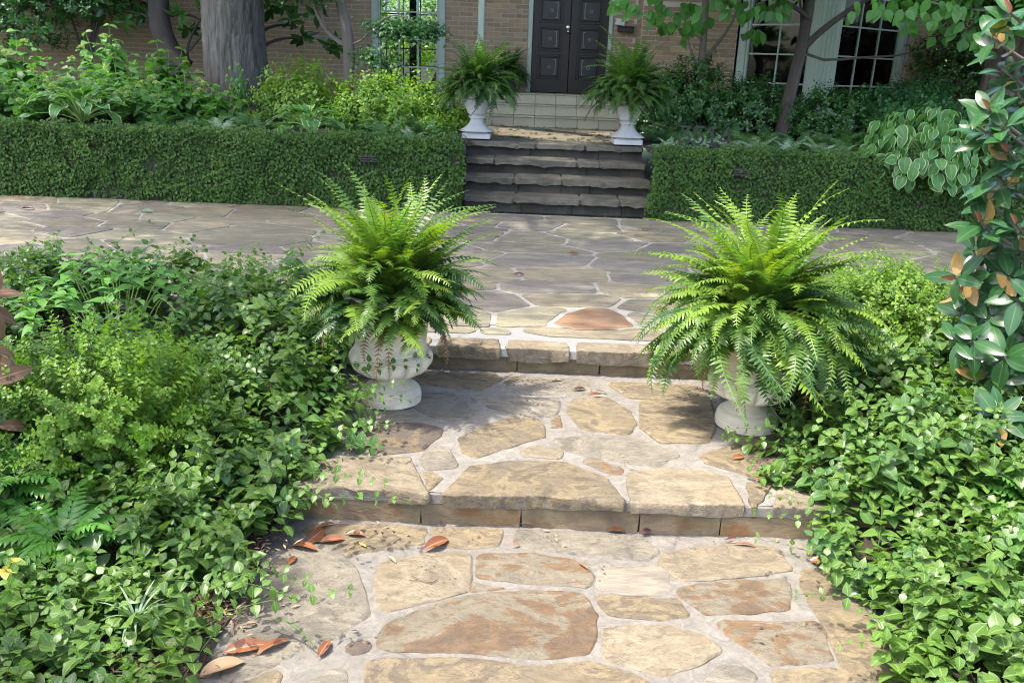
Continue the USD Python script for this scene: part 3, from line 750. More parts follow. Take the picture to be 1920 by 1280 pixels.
# ---- stone stairs
stairs = thing('stone_steps', 'dark mossy flagstone steps rising between the two ivy walls', 'steps')
joints = [[-.66, -.10, .62, 1.05, 1.40], [-.68, -.12, .42, 1.42], [-.70, -.36, .60, .86, 1.39], [-.72, .12, .70, 1.385]]
for k in range(4):
    y0 = 9.30 + .33 * k
    z1 = .30 + .165 * (k + 1)
    xs = joints[k]
    for j in range(len(xs) - 1):
        yb = y0 + (.42 if k < 3 else .5)
        p = Polygon([(xs[j] + .006, y0 + r.uniform(-.012, .012)), (xs[j + 1] - .006, y0 + r.uniform(-.012, .012)), (xs[j + 1] - .006, yb), (xs[j] + .006, yb)])
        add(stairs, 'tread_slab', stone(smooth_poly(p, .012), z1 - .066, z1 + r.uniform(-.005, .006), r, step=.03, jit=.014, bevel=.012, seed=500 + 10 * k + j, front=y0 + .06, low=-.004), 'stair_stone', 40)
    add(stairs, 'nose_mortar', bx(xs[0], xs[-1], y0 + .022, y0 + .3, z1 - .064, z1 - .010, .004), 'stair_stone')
    x = xs[0]
    while x < xs[-1] - .05:
        w = min(r.uniform(.45, .85), xs[-1] - x)
        if xs[-1] - x - w < .2:
            w = xs[-1] - x
        p = Polygon([(x + .002, y0 + .075), (x + w - .002, y0 + .075), (x + w - .002, y0 + .30), (x + .002, y0 + .30)])
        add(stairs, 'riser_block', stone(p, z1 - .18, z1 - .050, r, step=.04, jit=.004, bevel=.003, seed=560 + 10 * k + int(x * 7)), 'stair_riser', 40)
        x += w
for k in range(4):
    add(stairs, 'core', bx(-.70, 1.38, 9.30 + .33 * k + .12, 10.75 + .004 * k, (.1 if k == 0 else .30 + .165 * k - .065), .30 + .165 * (k + 1) - .07), 'stair_stone')

# ---- upper path to the porch
up = paved('upper_path', 'sunlit upper stone path between the steps and the porch')
add(up, 'mortar', sheet(-.72, 1.42, 10.72, 12.9, .945, 40, 30, .01, 8., 31), 'mortar', True)
lay(up, cells(sbox(-.68, 10.8, 1.36, 12.74), .55, np.random.default_rng(23), .04, (1.5, .7)), .90, .962, ['flag_tan', 'flag_pale', 'flag_grey'], 620)

# ================================================================== HOUSE
house = thing('brick_house', 'pinkish brown brick house with sage green trim behind the garden', 'house')
YL, YR, ZTOP = 13.9, 13.3, 4.3
XW = 1.62


def wallbox(x0, x1, y0, y1, z0, z1):
    add(house, 'wall', bx(x0, x1, y0, y1, z0, z1), 'brick_mortar')


wallbox(-10, -2.44, YL, YL + .25, .7, ZTOP)
wallbox(-2.44, -1.31, YL, YL + .25, .7, 1.30)
wallbox(-2.44, -1.31, YL, YL + .25, 3.5, ZTOP)
wallbox(-1.31, -.04, YL, YL + .25, .7, ZTOP)
wallbox(-.04, 1.25, YL + .002, YL + .25, 3.55, ZTOP)
wallbox(1.25, XW, YL, YL + .25, .7, ZTOP)
wallbox(XW, 3.02, YR, YR + .9, .7, ZTOP)
wallbox(5.62, 10, YR + .2, YR + .9, .7, ZTOP)
wallbox(3.02, 5.62, YR + .02, YR + .9, 3.4, ZTOP)
add(house, 'wall', bx(-10, 10, 20.2, 20.4, .7, 1.3), 'brick_mortar')
add(house, 'wall', bx(-10, -4.1, 20.2, 20.4, 1.3, ZTOP), 'brick_mortar')
add(house, 'wall', bx(-1.2, 10, 20.2, 20.4, 1.3, ZTOP), 'brick_mortar')
add(house, 'wall', bx(-4.1, -1.2, 20.2, 20.4, 3.6, ZTOP), 'brick_mortar')
add(house, 'wall', bx(-10, -9.8, 14.15, 20.2, .7, ZTOP), 'brick_mortar')
add(house, 'wall', bx(9.8, 10, 14.2, 20.2, .7, ZTOP), 'brick_mortar')
add(house, 'floor', bx(-9.8, 9.8, 14.2, 20.2, .9, 1.28), 'dark_room')
add(house, 'inner_wall', bx(-4.2, -4.1, 14.2, 20.2, 1.28, 4.2), 'dark_room')
add(house, 'inner_wall', bx(-.9, -.8, 14.2, 20.2, 1.28, 4.2), 'dark_room')
add(house, 'inner_wall', bx(1.7, 9.8, 15.9, 16.0, 1.28, 4.2), 'dark_room')
rf = trimesh.Trimesh(*bx(0, 1, 0, 1, 0, 1))
rv = np.array([[-10.6, 12.75, 4.3], [10.6, 12.75, 4.3], [10.6, 21.2, 4.3], [-10.6, 21.2, 4.3], [-8.5, 17, 6.4], [8.5, 17, 6.4]])
add(house, 'roof', (rv, np.array([[0, 1, 5], [0, 5, 4], [1, 2, 5], [2, 3, 4], [2, 4, 5], [3, 0, 4], [0, 2, 1], [0, 3, 2]])), 'roof_shingle')
add(house, 'gutter', bx(-10.6, 10.6, 12.64, 12.745, 4.24, 4.36, .02), 'sage_paint')
rb_ = np.random.default_rng(3)


def bricks(x0, x1, z0, z1, y, depth=.02):
    out = []
    ch, bl = .0677, .2135
    for i, z in enumerate(np.arange(z0, z1 - .03, ch)):
        for x in np.arange(x0 - bl * (.5 * (i % 2)), x1, bl):
            a, b = max(x, x0) + .006, min(x + bl, x1) - .006
            if b - a > .03:
                j = rb_.uniform(-.0015, .0015, 3)
                out.append(bx(a + j[0], b + j[1], y - .008 + j[2], y + depth, z + .006 + j[0], z + ch - .006 + j[1]))
    return out


one = bricks(-1.31, -.04, 1.40, 2.95, YL) + bricks(XW, 3.02, 1.68, 2.72, YR)
for m in one[:299]:
    add(house, 'brick', m, 'brick_clay')
rest = one[299:] + bricks(-10, -2.44, .9, 4.2, YL) + bricks(-1.31, -.04, 2.954, 4.2, YL) + bricks(-1.31, -.04, .93, 1.395, YL) + bricks(1.25, XW - .008, 1.45, 4.2, YL) + bricks(XW, 3.02, 2.763, 4.2, YR) + \
    bricks(XW, 3.02, .93, 1.65, YR) + bricks(5.62, 10, .9, 4.2, YR + .2)
add(house, 'brickwork', cat(rest), 'brick_clay', kind='stuff')
ret = [xf(m, np.array([[0, 1, 0], [1, 0, 0], [0, 0, 1.]]), (XW - YR, 0, 0)) for m in bricks(YR, YL - .01, 1.45, 4.2, YR)]
ret = [(m[0], np.asarray(m[1])[:, ::-1]) for m in ret]
add(house, 'brickwork', cat(ret), 'brick_clay', kind='stuff')


def window(x0, x1, z0, z1, y, cols, rows, R=None, t=None, jamb=.09, depth=.12, back=False):
    """sash window lying along x at depth y (front face), optional turn"""
    T = lambda m: xf(m, R, t)
    w = UsdGeom.Xform.Define(stage, numbered(house, 'window')); wp = str(w.GetPath())
    fr = [bx(x0, x0 + jamb, y, y + depth, z0, z1, .008), bx(x1 - jamb, x1, y, y + depth, z0, z1, .008),
          bx(x0 + jamb + .002, x1 - jamb - .002, y + .003, y + depth, z1 - jamb, z1 - .003, .008), bx(x0 + .003, x1 - .003, y - .03, y + depth - .01, z0 - .05, z0 - .002, .008)]
    add(wp, 'frame', T(cat(fr)), 'sage_paint')
    fr = [bx(x0 + jamb + .002, x0 + jamb + .028, y + .03, y + depth - .02, z0, z1 - jamb, .004), bx(x1 - jamb - .028, x1 - jamb - .002, y + .03, y + depth - .02, z0, z1 - jamb, .004)]
    add(wp, 'bead', T(cat(fr)), 'sage_paint')
    X0, X1, Z1 = x0 + jamb + .03, x1 - jamb - .03, z1 - jamb
    for c in range(1, cols):
        xc = X0 + (X1 - X0) * c / cols
        add(wp, 'muntin', T(bx(xc - .011, xc + .011, y + .06, y + .085, z0, Z1, .004)), 'sage_paint')
    for q in range(1, rows):
        zc = z0 + (Z1 - z0) * q / rows
        add(wp, 'muntin', T(bx(X0, X1, y + .063, y + .083, zc - .011, zc + .011, .004)), 'sage_paint')
    add(wp, 'pane', T(bx(X0, X1, y + .071, y + .075, z0, Z1)), 'glass')
    return wp


window(-2.44, -1.31, 1.32, 3.42, YL - .04, 3, 5, jamb=.1, depth=.2)
# garden window on the far side of the room
window(-4.08, -1.22, 1.32, 3.55, 20.15, 7, 6, jamb=.06)
for px_ in (-3.42, -2.55, -1.75):
    add(house, 'inner_post', bx(px_ - .07, px_ + .07, 19.6, 19.74, 1.28, 4.2), 'door_wood')
# bay window of two angled faces and a broad mullion
A0, A1, B0, B1 = np.array([3.05, 13.32]), np.array([3.93, 12.45]), np.array([4.17, 12.45]), np.array([5.62, 13.6])


def facing(P, Q):
    d = (Q - P) / np.linalg.norm(Q - P)
    return np.array([[d[0], -d[1], 0], [d[1], d[0], 0], [0, 0, 1]]), np.linalg.norm(Q - P)


R_, L_ = facing(A0, A1)
window(0, L_, 1.3, 3.4, 0, 2, 5, R_, (A0[0], A0[1], 0), jamb=.12)
R_, L_ = facing(B0, B1)
window(0, L_, 1.3, 3.4, 0, 3, 5, R_, (B0[0], B0[1], 0), jamb=.12)
fl = [bx(3.935, 4.165, 12.45, 12.6, 1.0, 3.45, .012)] + [bx(3.95 + .055 * k, 3.975 + .055 * k, 12.435, 12.452, 1.05, 3.4, .004) for k in range(4)]
add(house, 'mullion', cat(fl), 'sage_paint')
base = np.array([A0, A1, B0, B1])
add(house, 'bay_base', stone(Polygon(list(map(tuple, [(3.05, 13.5), A0, A1, B0, B1, (5.6, 13.7)]))).buffer(-.01), .9, 1.24, r, step=.3, jit=0, bevel=.005), 'brick_clay')
add(house, 'bay_roof', stone(Polygon(list(map(tuple, [(3.05, 13.5), A0, A1, B0, B1, (5.6, 13.7)]))).buffer(.06), 3.42, 3.6, r, step=.3, jit=0, bevel=.01), 'sage_paint')
# front doors
XD0, XD1 = .03, 1.19
add(house, 'door_frame', cat([bx(-.038, XD0 - .002, YL - .03, YL + .2, 1.41, 3.5, .006), bx(XD1 + .002, 1.248, YL - .03, YL + .2, 1.41, 3.5, .006), bx(-.036, 1.246, YL - .027, YL + .2, 3.503, 3.6, .006)]), 'sage_paint')
xm = (XD0 + XD1) / 2
for side in (0, 1):
    d = UsdGeom.Xform.Define(stage, numbered(house, 'door')); dp = str(d.GetPath())
    x0, x1 = (XD0, xm - .003) if side == 0 else (xm + .003, XD1)
    add(dp, 'slab', bx(x0, x1, YL + .06, YL + .11, 1.415, 3.5, .004), 'door_wood')
    xc = (x0 + x1) / 2 + (-.01 if side == 0 else .01)
    for k in range(5):
        zc = 1.80 + .41 * k
        h = .155
        fr = [bx(xc - h - .03, xc - h, YL + .045, YL + .0605, zc - h - .03, zc + h + .03, .004), bx(xc + h, xc + h + .03, YL + .045, YL + .0605, zc - h - .03, zc + h + .03, .004),
              bx(xc - h, xc + h, YL + .047, YL + .0605, zc + h, zc + h + .028, .004), bx(xc - h, xc + h, YL + .047, YL + .0605, zc - h - .028, zc - h, .004)]
        add(dp, 'panel_moulding', cat(fr), 'door_wood')
        add(dp, 'panel', bx(xc - h + .012, xc + h - .012, YL + .04, YL + .0605, zc - h + .012, zc + h - .012, .012), 'door_panel')
        s = 1 if side == 0 else -1
        e = xc + s * .095
        tr = [bx(e - .005, e + .005, YL + .034, YL + .041, zc - .11, zc + .11, .002), bx(min(e, e - s * .03), max(e, e - s * .03), YL + .035, YL + .041, zc + .10, zc + .11, .002), bx(min(e, e - s * .03), max(e, e - s * .03), YL + .035, YL + .041, zc - .11, zc - .10, .002)]
        add(dp, 'panel_bracket', cat(tr), 'door_trim')
        tor = trimesh.creation.torus(.022, .005, 16, 8); tor.apply_transform(trimesh.transformations.rotation_matrix(np.pi / 2, [1, 0, 0])); tor.apply_translation([xc, YL + .037, zc])
        add(dp, 'panel_ring', (tor.vertices, tor.faces), 'door_trim', True)
    if side == 0:
        hd = trimesh.creation.icosphere(2, .026); hd.apply_translation([xm - .035, YL + .0, 2.32])
        pl = trimesh.creation.cylinder(.03, .01); pl.apply_transform(trimesh.transformations.rotation_matrix(np.pi / 2, [1, 0, 0])); pl.apply_translation([xm - .035, YL + .055, 2.38])
        nk = trimesh.creation.cylinder(.01, .06); nk.apply_transform(trimesh.transformations.rotation_matrix(np.pi / 2, [1, 0, 0])); nk.apply_translation([xm - .035, YL + .03, 2.32])
        add(dp, 'handle', cat([(m.vertices, m.faces) for m in (hd, pl, nk)]), 'brass', True)
add(house, 'porch_post', cat([bx(-.765, -.675, 13.10, 13.19, 1.41, 4.24, .01), bx(-.785, -.655, 13.08, 13.21, 1.40, 1.50, .01)]), 'sage_paint')

porch = thing('porch_steps', 'pale sage tiled porch steps below the double front doors', 'steps')
xs0, xs1 = -.82, 1.58
for k in range(3):
    y0 = 12.80 + .28 * k
    z0, z1 = .955 + .152 * k, .955 + .152 * (k + 1)
    yb = 13.86
    add(porch, 'core', bx(xs0, xs1, y0 + .02, yb + .02 * k if k < 2 else 13.93, z0 - .02, z1 - .014), 'grout')
    tw = .31
    for j, x in enumerate(np.arange(xs0, xs1 - .01, tw)):
        b = min(x + tw, xs1)
        add(porch, 'riser_tile', bx(x + .003, b - .003, y0, y0 + .02, z0 + .004, z1 - .0165, .002), 'porch_tile')
        add(porch, 'tread_tile', bx(x + .003, b - .003, y0 - .014, y0 + .276 if k < 2 else 13.89, z1 - .014, z1, .004), 'porch_tile')
mb = thing('mailbox', 'small black wall mailbox holding a folded paper right of the doors', 'mailbox', (1.44, YL, 2.40))
add(mb, 'box', bx(-.12, .12, -.10, -.01, -.06, .02, .008), 'black_iron')
add(mb, 'lid', xf(bx(-.125, .125, -.115, -.01, 0, .008, .002), Rotation.from_euler('x', 8, degrees=True).as_matrix(), (0, 0, .026)), 'black_iron')
add(mb, 'folded_paper', xf(bx(-.16, -.02, -.055, -.045, .0, .09, .002), Rotation.from_euler('y', 6, degrees=True).as_matrix(), (0, 0, .03)), 'urn_white')

# ================================================================== IVY WALLS
RH = np.random.default_rng(41)


def patch(rng, n=58, size=.085):
    out = []
    for _ in range(n):
        p = np.array([rng.uniform(-size, size), rng.normal(0, .012), rng.uniform(-size, size)])
        d = np.array([rng.normal(0, .6), -.45 + rng.normal(0, .25), -.8 + rng.normal(0, .5)])
        s = rng.uniform(.75, 1.25)
        out.append(xf(leaf(.027 * s, .021 * s, .7, .8, 3, .5, .2), frame(d, (rng.normal(0, .5), -1, .55 + rng.normal(0, .4))), p))
    return cat(out)


HP = [patch(RH) for _ in range(5)]


def ivy_wall(label, x0, x1, inner):
    w = thing('ivy_wall', label, 'ivy wall')
    y0, y1, z1 = 9.14, 9.40, 1.00
    add(w, 'wall', bx(x0, x1, y0 + .03, y1, .25, z1 - .02, .01), 'dark_bark')
    pl = []
    for x in np.arange(x0, x1, .085):
        for z in np.arange(.34, z1 + .03, .085):
            q = (x + RH.uniform(-.04, .04), y0 + RH.normal(0, .022) - .02 * math.sin(x * 5 + z * 3) * math.sin(z * 9 + x * 2), z + RH.uniform(-.04, .04))
            pl.append((q, rz(RH.normal(0, .15)) @ Rotation.from_euler('x', RH.normal(0, .15)).as_matrix(), RH.uniform(.85, 1.2), RH.integers(5)))
        for y in (y0 + .06, y0 + .14, y0 + .22):
            if RH.uniform() < .75:
                pl.append(((x, y + RH.uniform(-.03, .03), z1 + .012 + RH.normal(0, .022) + .015 * math.sin(x * 3.1)), Rotation.from_euler('x', -1.3 + RH.normal(0, .2)).as_matrix() @ np.eye(3), RH.uniform(.8, 1.2), RH.integers(5)))
    xe, sg = (x1, 1) if inner > 0 else (x0, -1)
    for y in np.arange(y0 + .03, y1, .085):
        for z in np.arange(.34, z1, .09):
            pl.append(((xe, y, z), rz(sg * 1.57 + RH.normal(0, .2)), RH.uniform(.7, 1.0), RH.integers(5)))
    scatter(w, 'ivy_leaves', HP, 'hedge_leaf', pl)
    return w


ivy_wall('low wall left of the steps covered in clipped creeping fig leaves', -9, -.70, 1)
ivy_wall('low wall right of the steps covered in clipped creeping fig leaves', 1.40, 9, -1)
for lab, (x, y, z) in (('louvred bronze step light set into the left ivy wall', (-1.652, 9.125, .834)), ('louvred bronze step light in the right ivy wall behind the fern', (2.279, 9.13, .842))):
    t = thing('step_light', lab, 'light', (x, y, z))
    add(t, 'housing', bx(-.095, .095, -.01, .06, -.042, .042, .006), 'bronze')
    for k in range(3):
        add(t, 'louvre', xf(bx(-.085, .085, -.014, .012, -.005, .005, .002), Rotation.from_euler('x', 30, degrees=True).as_matrix(), (0, -.018, -.024 + .024 * k)), 'bronze')

# ---- house number on a stake
t = thing('house_number', 'black iron house number 3514 on a low rail among the pale ferns', 'sign', (1.665, 9.62, 1.005))
wx = 0
for ch in '3514':
    m = meshkit.text_mesh(ch, .20, .008)
    m.apply_transform(trimesh.transformations.rotation_matrix(np.pi / 2, [1, 0, 0]))
    m.apply_translation([wx - m.bounds[0][0], 0, .06])
    wx += m.bounds[1][0] - m.bounds[0][0] + .018
    add(t, 'digit', (m.vertices, m.faces), 'black_iron')
add(t, 'rail', bx(-.03, wx + .02, -.004, .004, .045, .058, .001), 'black_iron')
for x in (0, wx - .02):
    add(t, 'stake', bx(x - .005, x + .005, .005, .011, -.08, .05, .001), 'black_iron')

# ================================================================== URNS
RU = np.random.default_rng(51)


def arc_prof(pts, n=6):
    """smooth profile through (r, z) points; a point repeated twice keeps a sharp corner"""
    out, run = [], [pts[0]]
    for p in pts[1:]:
        if p == run[-1]:
            out += list(curve(run, max(2, n * (len(run) - 1)))) if len(run) > 1 else list(run)
            run = [p]
        else:
            run.append(p)
    out += list(curve(run, max(2, n * (len(run) - 1)))) if len(run) > 1 else list(run)
    return out


def front_urn(label, loc, rzv):
    u = thing('stone_urn', label, 'urn', loc, rzv, (1.07, 1.07, 1.02))
    foot = arc_prof([(.0, 0), (.146, 0), (.146, 0), (.148, .03), (.148, .03), (.143, .036), (.143, .036), (.142, .055), (.128, .075), (.112, .083), (.108, .088), (.108, .088), (.100, .095), (.086, .108), (.080, .125), (.086, .142), (.10, .148)])
    add(u, 'foot', lathe(foot, 56), 'cast_stone', 35)
    bowl = arc_prof([(.09, .147), (.13, .152), (.172, .172), (.197, .205), (.203, .235), (.195, .262), (.180, .276), (.172, .280)], 7)
    N = 14

    def lobes(r_, z_, a, i):
        t = np.clip((z_ - .150) / .12, 0, 1)
        k = np.abs(np.cos(a * N / 2)) ** .45
        w = np.sin(np.pi * np.clip(t, 0, 1)) ** .6
        return r_ * (1 - .15 * (1 - k) * w), z_
    add(u, 'gadrooned_bowl', lathe(bowl, 168, lobes), 'cast_stone', 60)
    body = arc_prof([(.174, .278), (.178, .286), (.174, .294), (.174, .294), (.172, .30), (.172, .34), (.178, .40), (.190, .46), (.199, .486), (.199, .486), (.207, .490), (.207, .498), (.205, .502), (.205, .502), (.213, .52), (.222, .545), (.224, .558), (.224, .558), (.229, .562), (.229, .572), (.222, .577), (.205, .575), (.195, .55), (.190, .51)], 5)
    add(u, 'body', lathe(body, 56), 'cast_stone', 35)
    for k in range(16):
        a = k * 2 * np.pi / 16
        s = trimesh.creation.icosphere(2, 1.0)
        vv = s.vertices * [.010, .026, .024]
        vv = vv @ rz(a).T + [.214 * math.cos(a), .214 * math.sin(a), .530]
        add(u, 'rim_egg', (vv, s.faces), 'cast_stone', True)
    add(u, 'potting_soil', lathe([(0, .535), (.10, .532), (.196, .525)], 32), 'soil', True)
    return u


front_urn('cream cast stone urn with gadrooned bowl left of the landing, half hidden by vines', (-.655, 4.17, ZL + .002), .1)
front_urn('cream cast stone urn with gadrooned bowl right of the landing under the larger fern', (1.178, 4.03, ZL + .002), .35)


def back_urn(label, loc, rzv):
    u = thing('white_urn', label, 'urn', loc, rzv)
    add(u, 'plinth', cat([bx(-.168, .168, -.168, .168, 0, .062, .006), bx(-.148, .148, -.148, .148, .0622, .085, .008)]), 'urn_white', 30)
    S = []
    nz = 14
    for i in range(nz + 1):
        t = i / nz
        h = .145 * (1 - t) ** 2.2 * .9 + .072
        z = .085 + .155 * t
        e = 4 - 1.5 * t
        a = np.linspace(0, 2 * np.pi, 48, endpoint=False) + np.pi / 4
        q = (np.abs(np.cos(a)) ** e + np.abs(np.sin(a)) ** e) ** (-1 / e)
        S.append(np.c_[h * q * np.cos(a), h * q * np.sin(a), np.full(48, z)])
    i, j = np.meshgrid(np.arange(nz), np.arange(48), indexing='ij'); i, j = i.ravel(), j.ravel(); k = (j + 1) % 48
    add(u, 'pedestal', (np.vstack(S), np.stack([i * 48 + j, i * 48 + k, (i + 1) * 48 + k, (i + 1) * 48 + j], 1)), 'urn_white', 30)
    add(u, 'neck', lathe(arc_prof([(.07, .236), (.098, .238), (.10, .25), (.094, .262), (.078, .268), (.09, .275)]), 40), 'urn_white', 35)

    def petals(n, depth, ph):
        def f(r_, z_, a, i):
            k = np.abs(np.sin((a + ph) * n / 2))
            return r_ * (1 - depth * (1 - k ** .45)), z_ + .012 * (k - .5) * np.clip((z_ - .40) / .06, 0, 1)
        return f
    add(u, 'lower_petals', lathe(arc_prof([(.07, .272), (.105, .285), (.125, .32), (.145, .365), (.178, .42), (.19, .438), (.19, .438), (.188, .446), (.17, .452), (.15, .44)], 6), 144, petals(9, .07, 0)), 'urn_white', 50)
    add(u, 'upper_petals', lathe(arc_prof([(.135, .435), (.15, .46), (.165, .50), (.178, .55), (.198, .588), (.20, .595), (.19, .60), (.172, .585), (.165, .55)], 6), 144, petals(9, .05, .35)), 'urn_white', 50)
    add(u, 'potting_soil', lathe([(0, .572), (.08, .57), (.172, .565)], 32), 'soil', True)
    return u


back_urn('white pedestal urn with tulip petals at the left top of the steps', (-.60, 10.52, .972), .0)
back_urn('white pedestal urn with tulip petals at the right top of the steps', (1.20, 10.48, .972), .03)


def boston_fern(label, loc, n, rng, L0=.70, up=.30, mats=('fern_light', 'fern_mid', 'fern_dark'), pw=.068, npin=32, dry=6, hang=1.0, skirt=1.0):
    t = thing('potted_fern', label, 'fern', loc)
    for k in range(n):
        e = (k + .5) / n
        az = k * 2.39996 + rng.normal(0, .3)
        if e < up:
            q = e / up
            a0 = math.radians(88 - 16 * q) + rng.normal(0, .09); droop = rng.uniform(.45, 1.5) + .4 * q; L = L0 * rng.uniform(.7, 1.42)
        elif e < .55:
            q = (e - up) / (.55 - up)
            a0 = math.radians(74 - 26 * q) + rng.normal(0, .12); droop = rng.uniform(1.3, 2.3) + .3 * q; L = L0 * rng.uniform(.66, .98)
        else:
            q = (e - .55) / .45
            a0 = math.radians(48 - 38 * q) + rng.normal(0, .14); droop = (rng.uniform(1.5, 2.3) - .25 * q) * hang; L = L0 * rng.uniform(.70, 1.10) * skirt
        m = frond(L, a0 + rng.normal(0, .1), droop * rng.uniform(.85, 1.2), npin, pw * rng.uniform(.8, 1.2), rng, side=rng.normal(0, .28), pinw=.36, ang=.2, pow_=rng.uniform(.8, 1.9), wob=.6)
        r0 = .02 + .12 * e * rng.uniform(.6, 1.1)
        m = xf(m, rz(az), (r0 * math.cos(az), r0 * math.sin(az), -.015))
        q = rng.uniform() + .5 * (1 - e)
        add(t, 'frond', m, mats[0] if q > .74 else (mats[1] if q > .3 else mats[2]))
    for k in range(dry):
        az = rng.uniform(0, 6.28)
        m = frond(L0 * rng.uniform(.6, .9), .15, 2.2, 20, pw * .6, rng)
        add(t, 'frond', xf(m, rz(az), (.13 * math.cos(az), .13 * math.sin(az), -.03)), 'fern_dry', label='dry brown frond')
    cr = [xf(leaf(.2, .03, .5, .6, 3, .8, .1), frame(random_dir(rng, .2)), (0, 0, 0)) for _ in range(30)]
    add(t, 'crown_tuft', cat(cr), 'fern_dark')
    return t


rf1 = np.random.default_rng(61)
boston_fern('spiky bright green Boston fern in the left front stone urn', (-.655, 4.17, ZL + .54), 330, rf1, .56, .34, dry=14, hang=.66, skirt=.68)
rf2 = np.random.default_rng(62)
boston_fern('broad yellow green Boston fern hanging over the right front stone urn', (1.178, 4.03, ZL + .54), 390, rf2, .60, .28, dry=12, hang=1.05, skirt=.96)
rf3 = np.random.default_rng(63)
fb = boston_fern('dark green fern mop in the left white urn at the top of the steps', (-.60, 10.52, .972 + .575), 299, rf3, .58, .20, ('fern_mid', 'fern_dark', 'fern_dark'), .066, 26, 0, .95, .92)
dup(fb, 'potted_fern', 'dark green fern mop in the right white urn at the top of the steps', (1.20, 10.48, .972 + .575), 2.1, (1.05, 1.05, 1.12))


def pot_fern(label, loc, rzv, s):
    p = thing('porch_pot', label.replace('fern', 'pot under the fern'), 'pot', loc)
    add(p, 'bowl', lathe(arc_prof([(.0, 0), (.11, 0), (.11, 0), (.14, .12), (.16, .25), (.17, .26), (.17, .28), (.15, .28), (.14, .24)]), 32), 'bronze', 35)
    add(p, 'potting_soil', lathe([(0, .255), (.145, .25)], 24), 'soil', True)
    dup(fb, 'potted_fern', label, (loc[0], loc[1], loc[2] + .26), rzv, s)


pot_fern('deep shaded fern on the porch left of the front doors', (-.33, 13.62, 1.412), 1.0, .72)
pot_fern('deep shaded fern on the porch right of the front doors', (1.42, 13.55, 1.412), 3.3, .68)

# ================================================================== GROUND COVER
RV = np.random.default_rng(71)
VS = [sprig(RV, L=RV.uniform(.17, .26), nodes=int(RV.integers(5, 8)), lf=(.064, .05, .62, .7), lean=RV.uniform(.1, .5), bend=RV.uniform(.1, .7), pitch=.2) for _ in range(9)]
VR = [sprig(RV, L=RV.uniform(.34, .5), nodes=8, lf=(.044, .033, .62, .85), lean=1.15, bend=.35, pitch=.3, start=.1, stem=.0015) for _ in range(4)]
SEG = lambda pts: Polygon(pts)


def cover(name, label, region, dens, hfun, protos, mat, runners, edge, rng, holes=(), lean_out=.35, sc=(.62, 1.3)):
    x0, y0, x1, y1 = region.bounds
    n = int(dens * (x1 - x0) * (y1 - y0))
    P = np.c_[rng.uniform(x0, x1, n), rng.uniform(y0, y1, n)]
    ok = shapely.contains_xy(region, P[:, 0], P[:, 1])
    for (hx, hy, hr) in holes:
        ok &= ((P[:, 0] - hx) ** 2 + (P[:, 1] - hy) ** 2 > hr ** 2)
    P = P[ok]
    dist = shapely.distance(shapely.points(P), region.exterior)
    pl = []
    nb = len(VS)
    lump = meshkit.fbm(np.c_[P * 3.2, np.zeros(len(P))], 3, 5)
    for p, d, lu in zip(P, dist, lump):
        h = hfun(p[0], p[1]) * min(1, (d / .28) ** .6 + .15) * (.45 + 1.1 * lu)
        if lu < .30 and rng.uniform() < .6:
            continue
        z = float(zsl(p[0], p[1])) + max(0, h - .17) * (1 - rng.uniform() ** 2.2) + .0
        tl = rng.normal(0, .3, 2)
        pl.append(((p[0], p[1], z), tilt_frame((tl[0], tl[1], 1), rng.uniform(0, 6.28)), rng.uniform(*sc), rng.integers(nb)))
    for (x, y, z, az, k) in runners:
        # prostrate runners leaving the mass in direction az
        R = rz(az) @ Rotation.from_euler('y', rng.normal(.15, .12)).as_matrix()
        pr = nb + int(k)
        v0 = protos[pr][0]
        a = math.atan2(*(v0[np.argmax((v0[:, :2] ** 2).sum(1)), :2][::-1]))
        pl.append(((x, y, z), R @ rz(-a), rng.uniform(.85, 1.1), pr))
    for p, d in list(zip(P, dist))[:70]:
        if d > .1:
            k = int(rng.integers(4)); v0 = protos[nb + k][0]
            a = math.atan2(*(v0[np.argmax((v0[:, :2] ** 2).sum(1)), :2][::-1]))
            pl.append(((p[0], p[1], float(zsl(p[0], p[1])) + hfun(p[0], p[1]) * .9), rz(rng.uniform(0, 6.28)) @ Rotation.from_euler('y', rng.normal(-.25, .25)).as_matrix() @ rz(-a), rng.uniform(.7, 1.0), nb + k))
    scatter(None, name, protos, mat, pl, label, 'ground cover')


mats_v = ['vinca'] * 7 + ['vinca_dark'] * 2 + ['vinca'] * 4
regL = Polygon([(-.99, 1.4), (-.98, 2.2), (-.95, 2.8), (-.88, 3.1), (-.84, 3.3), (-.80, 3.6), (-.74, 3.86), (-.90, 4.02), (-1.0, 4.3), (-1.02, 4.7), (-1.10, 5.15), (-1.30, 5.36), (-2.5, 5.40), (-4.8, 5.38), (-4.8, 3.0), (-2.6, 1.4)])
hL = lambda x, y: float(np.interp(y, [1.5, 2.4, 2.9, 3.3, 4.4, 5.4], [.15, .17, .24, .33, .37, .36]))
runL = [(-.98, 2.32, .12, .2, 0), (-.98, 2.62, .12, -.1, 1), (-1.0, 2.5, .14, -.5, 2), (-.90, 2.95, .2, .0, 3), (-.88, 3.08, .26, -.3, 0), (-.80, 3.45, .27, -.2, 1), (-.86, 3.72, .33, .25, 2), (-.84, 3.85, .36, .5, 3), (-.95, 3.9, .42, .1, 0), (-1.0, 4.0, .5, .3, 1),
        (-.84, 3.6, .36, -.1, 2), (-1.05, 2.75, .2, -.9, 3), (-1.15, 2.4, .2, -.4, 1), (-1.45, 5.3, .6, 1.4, 0), (-1.9, 5.3, .55, 1.2, 2), (-.88, 3.0, .24, -.7, 1)]
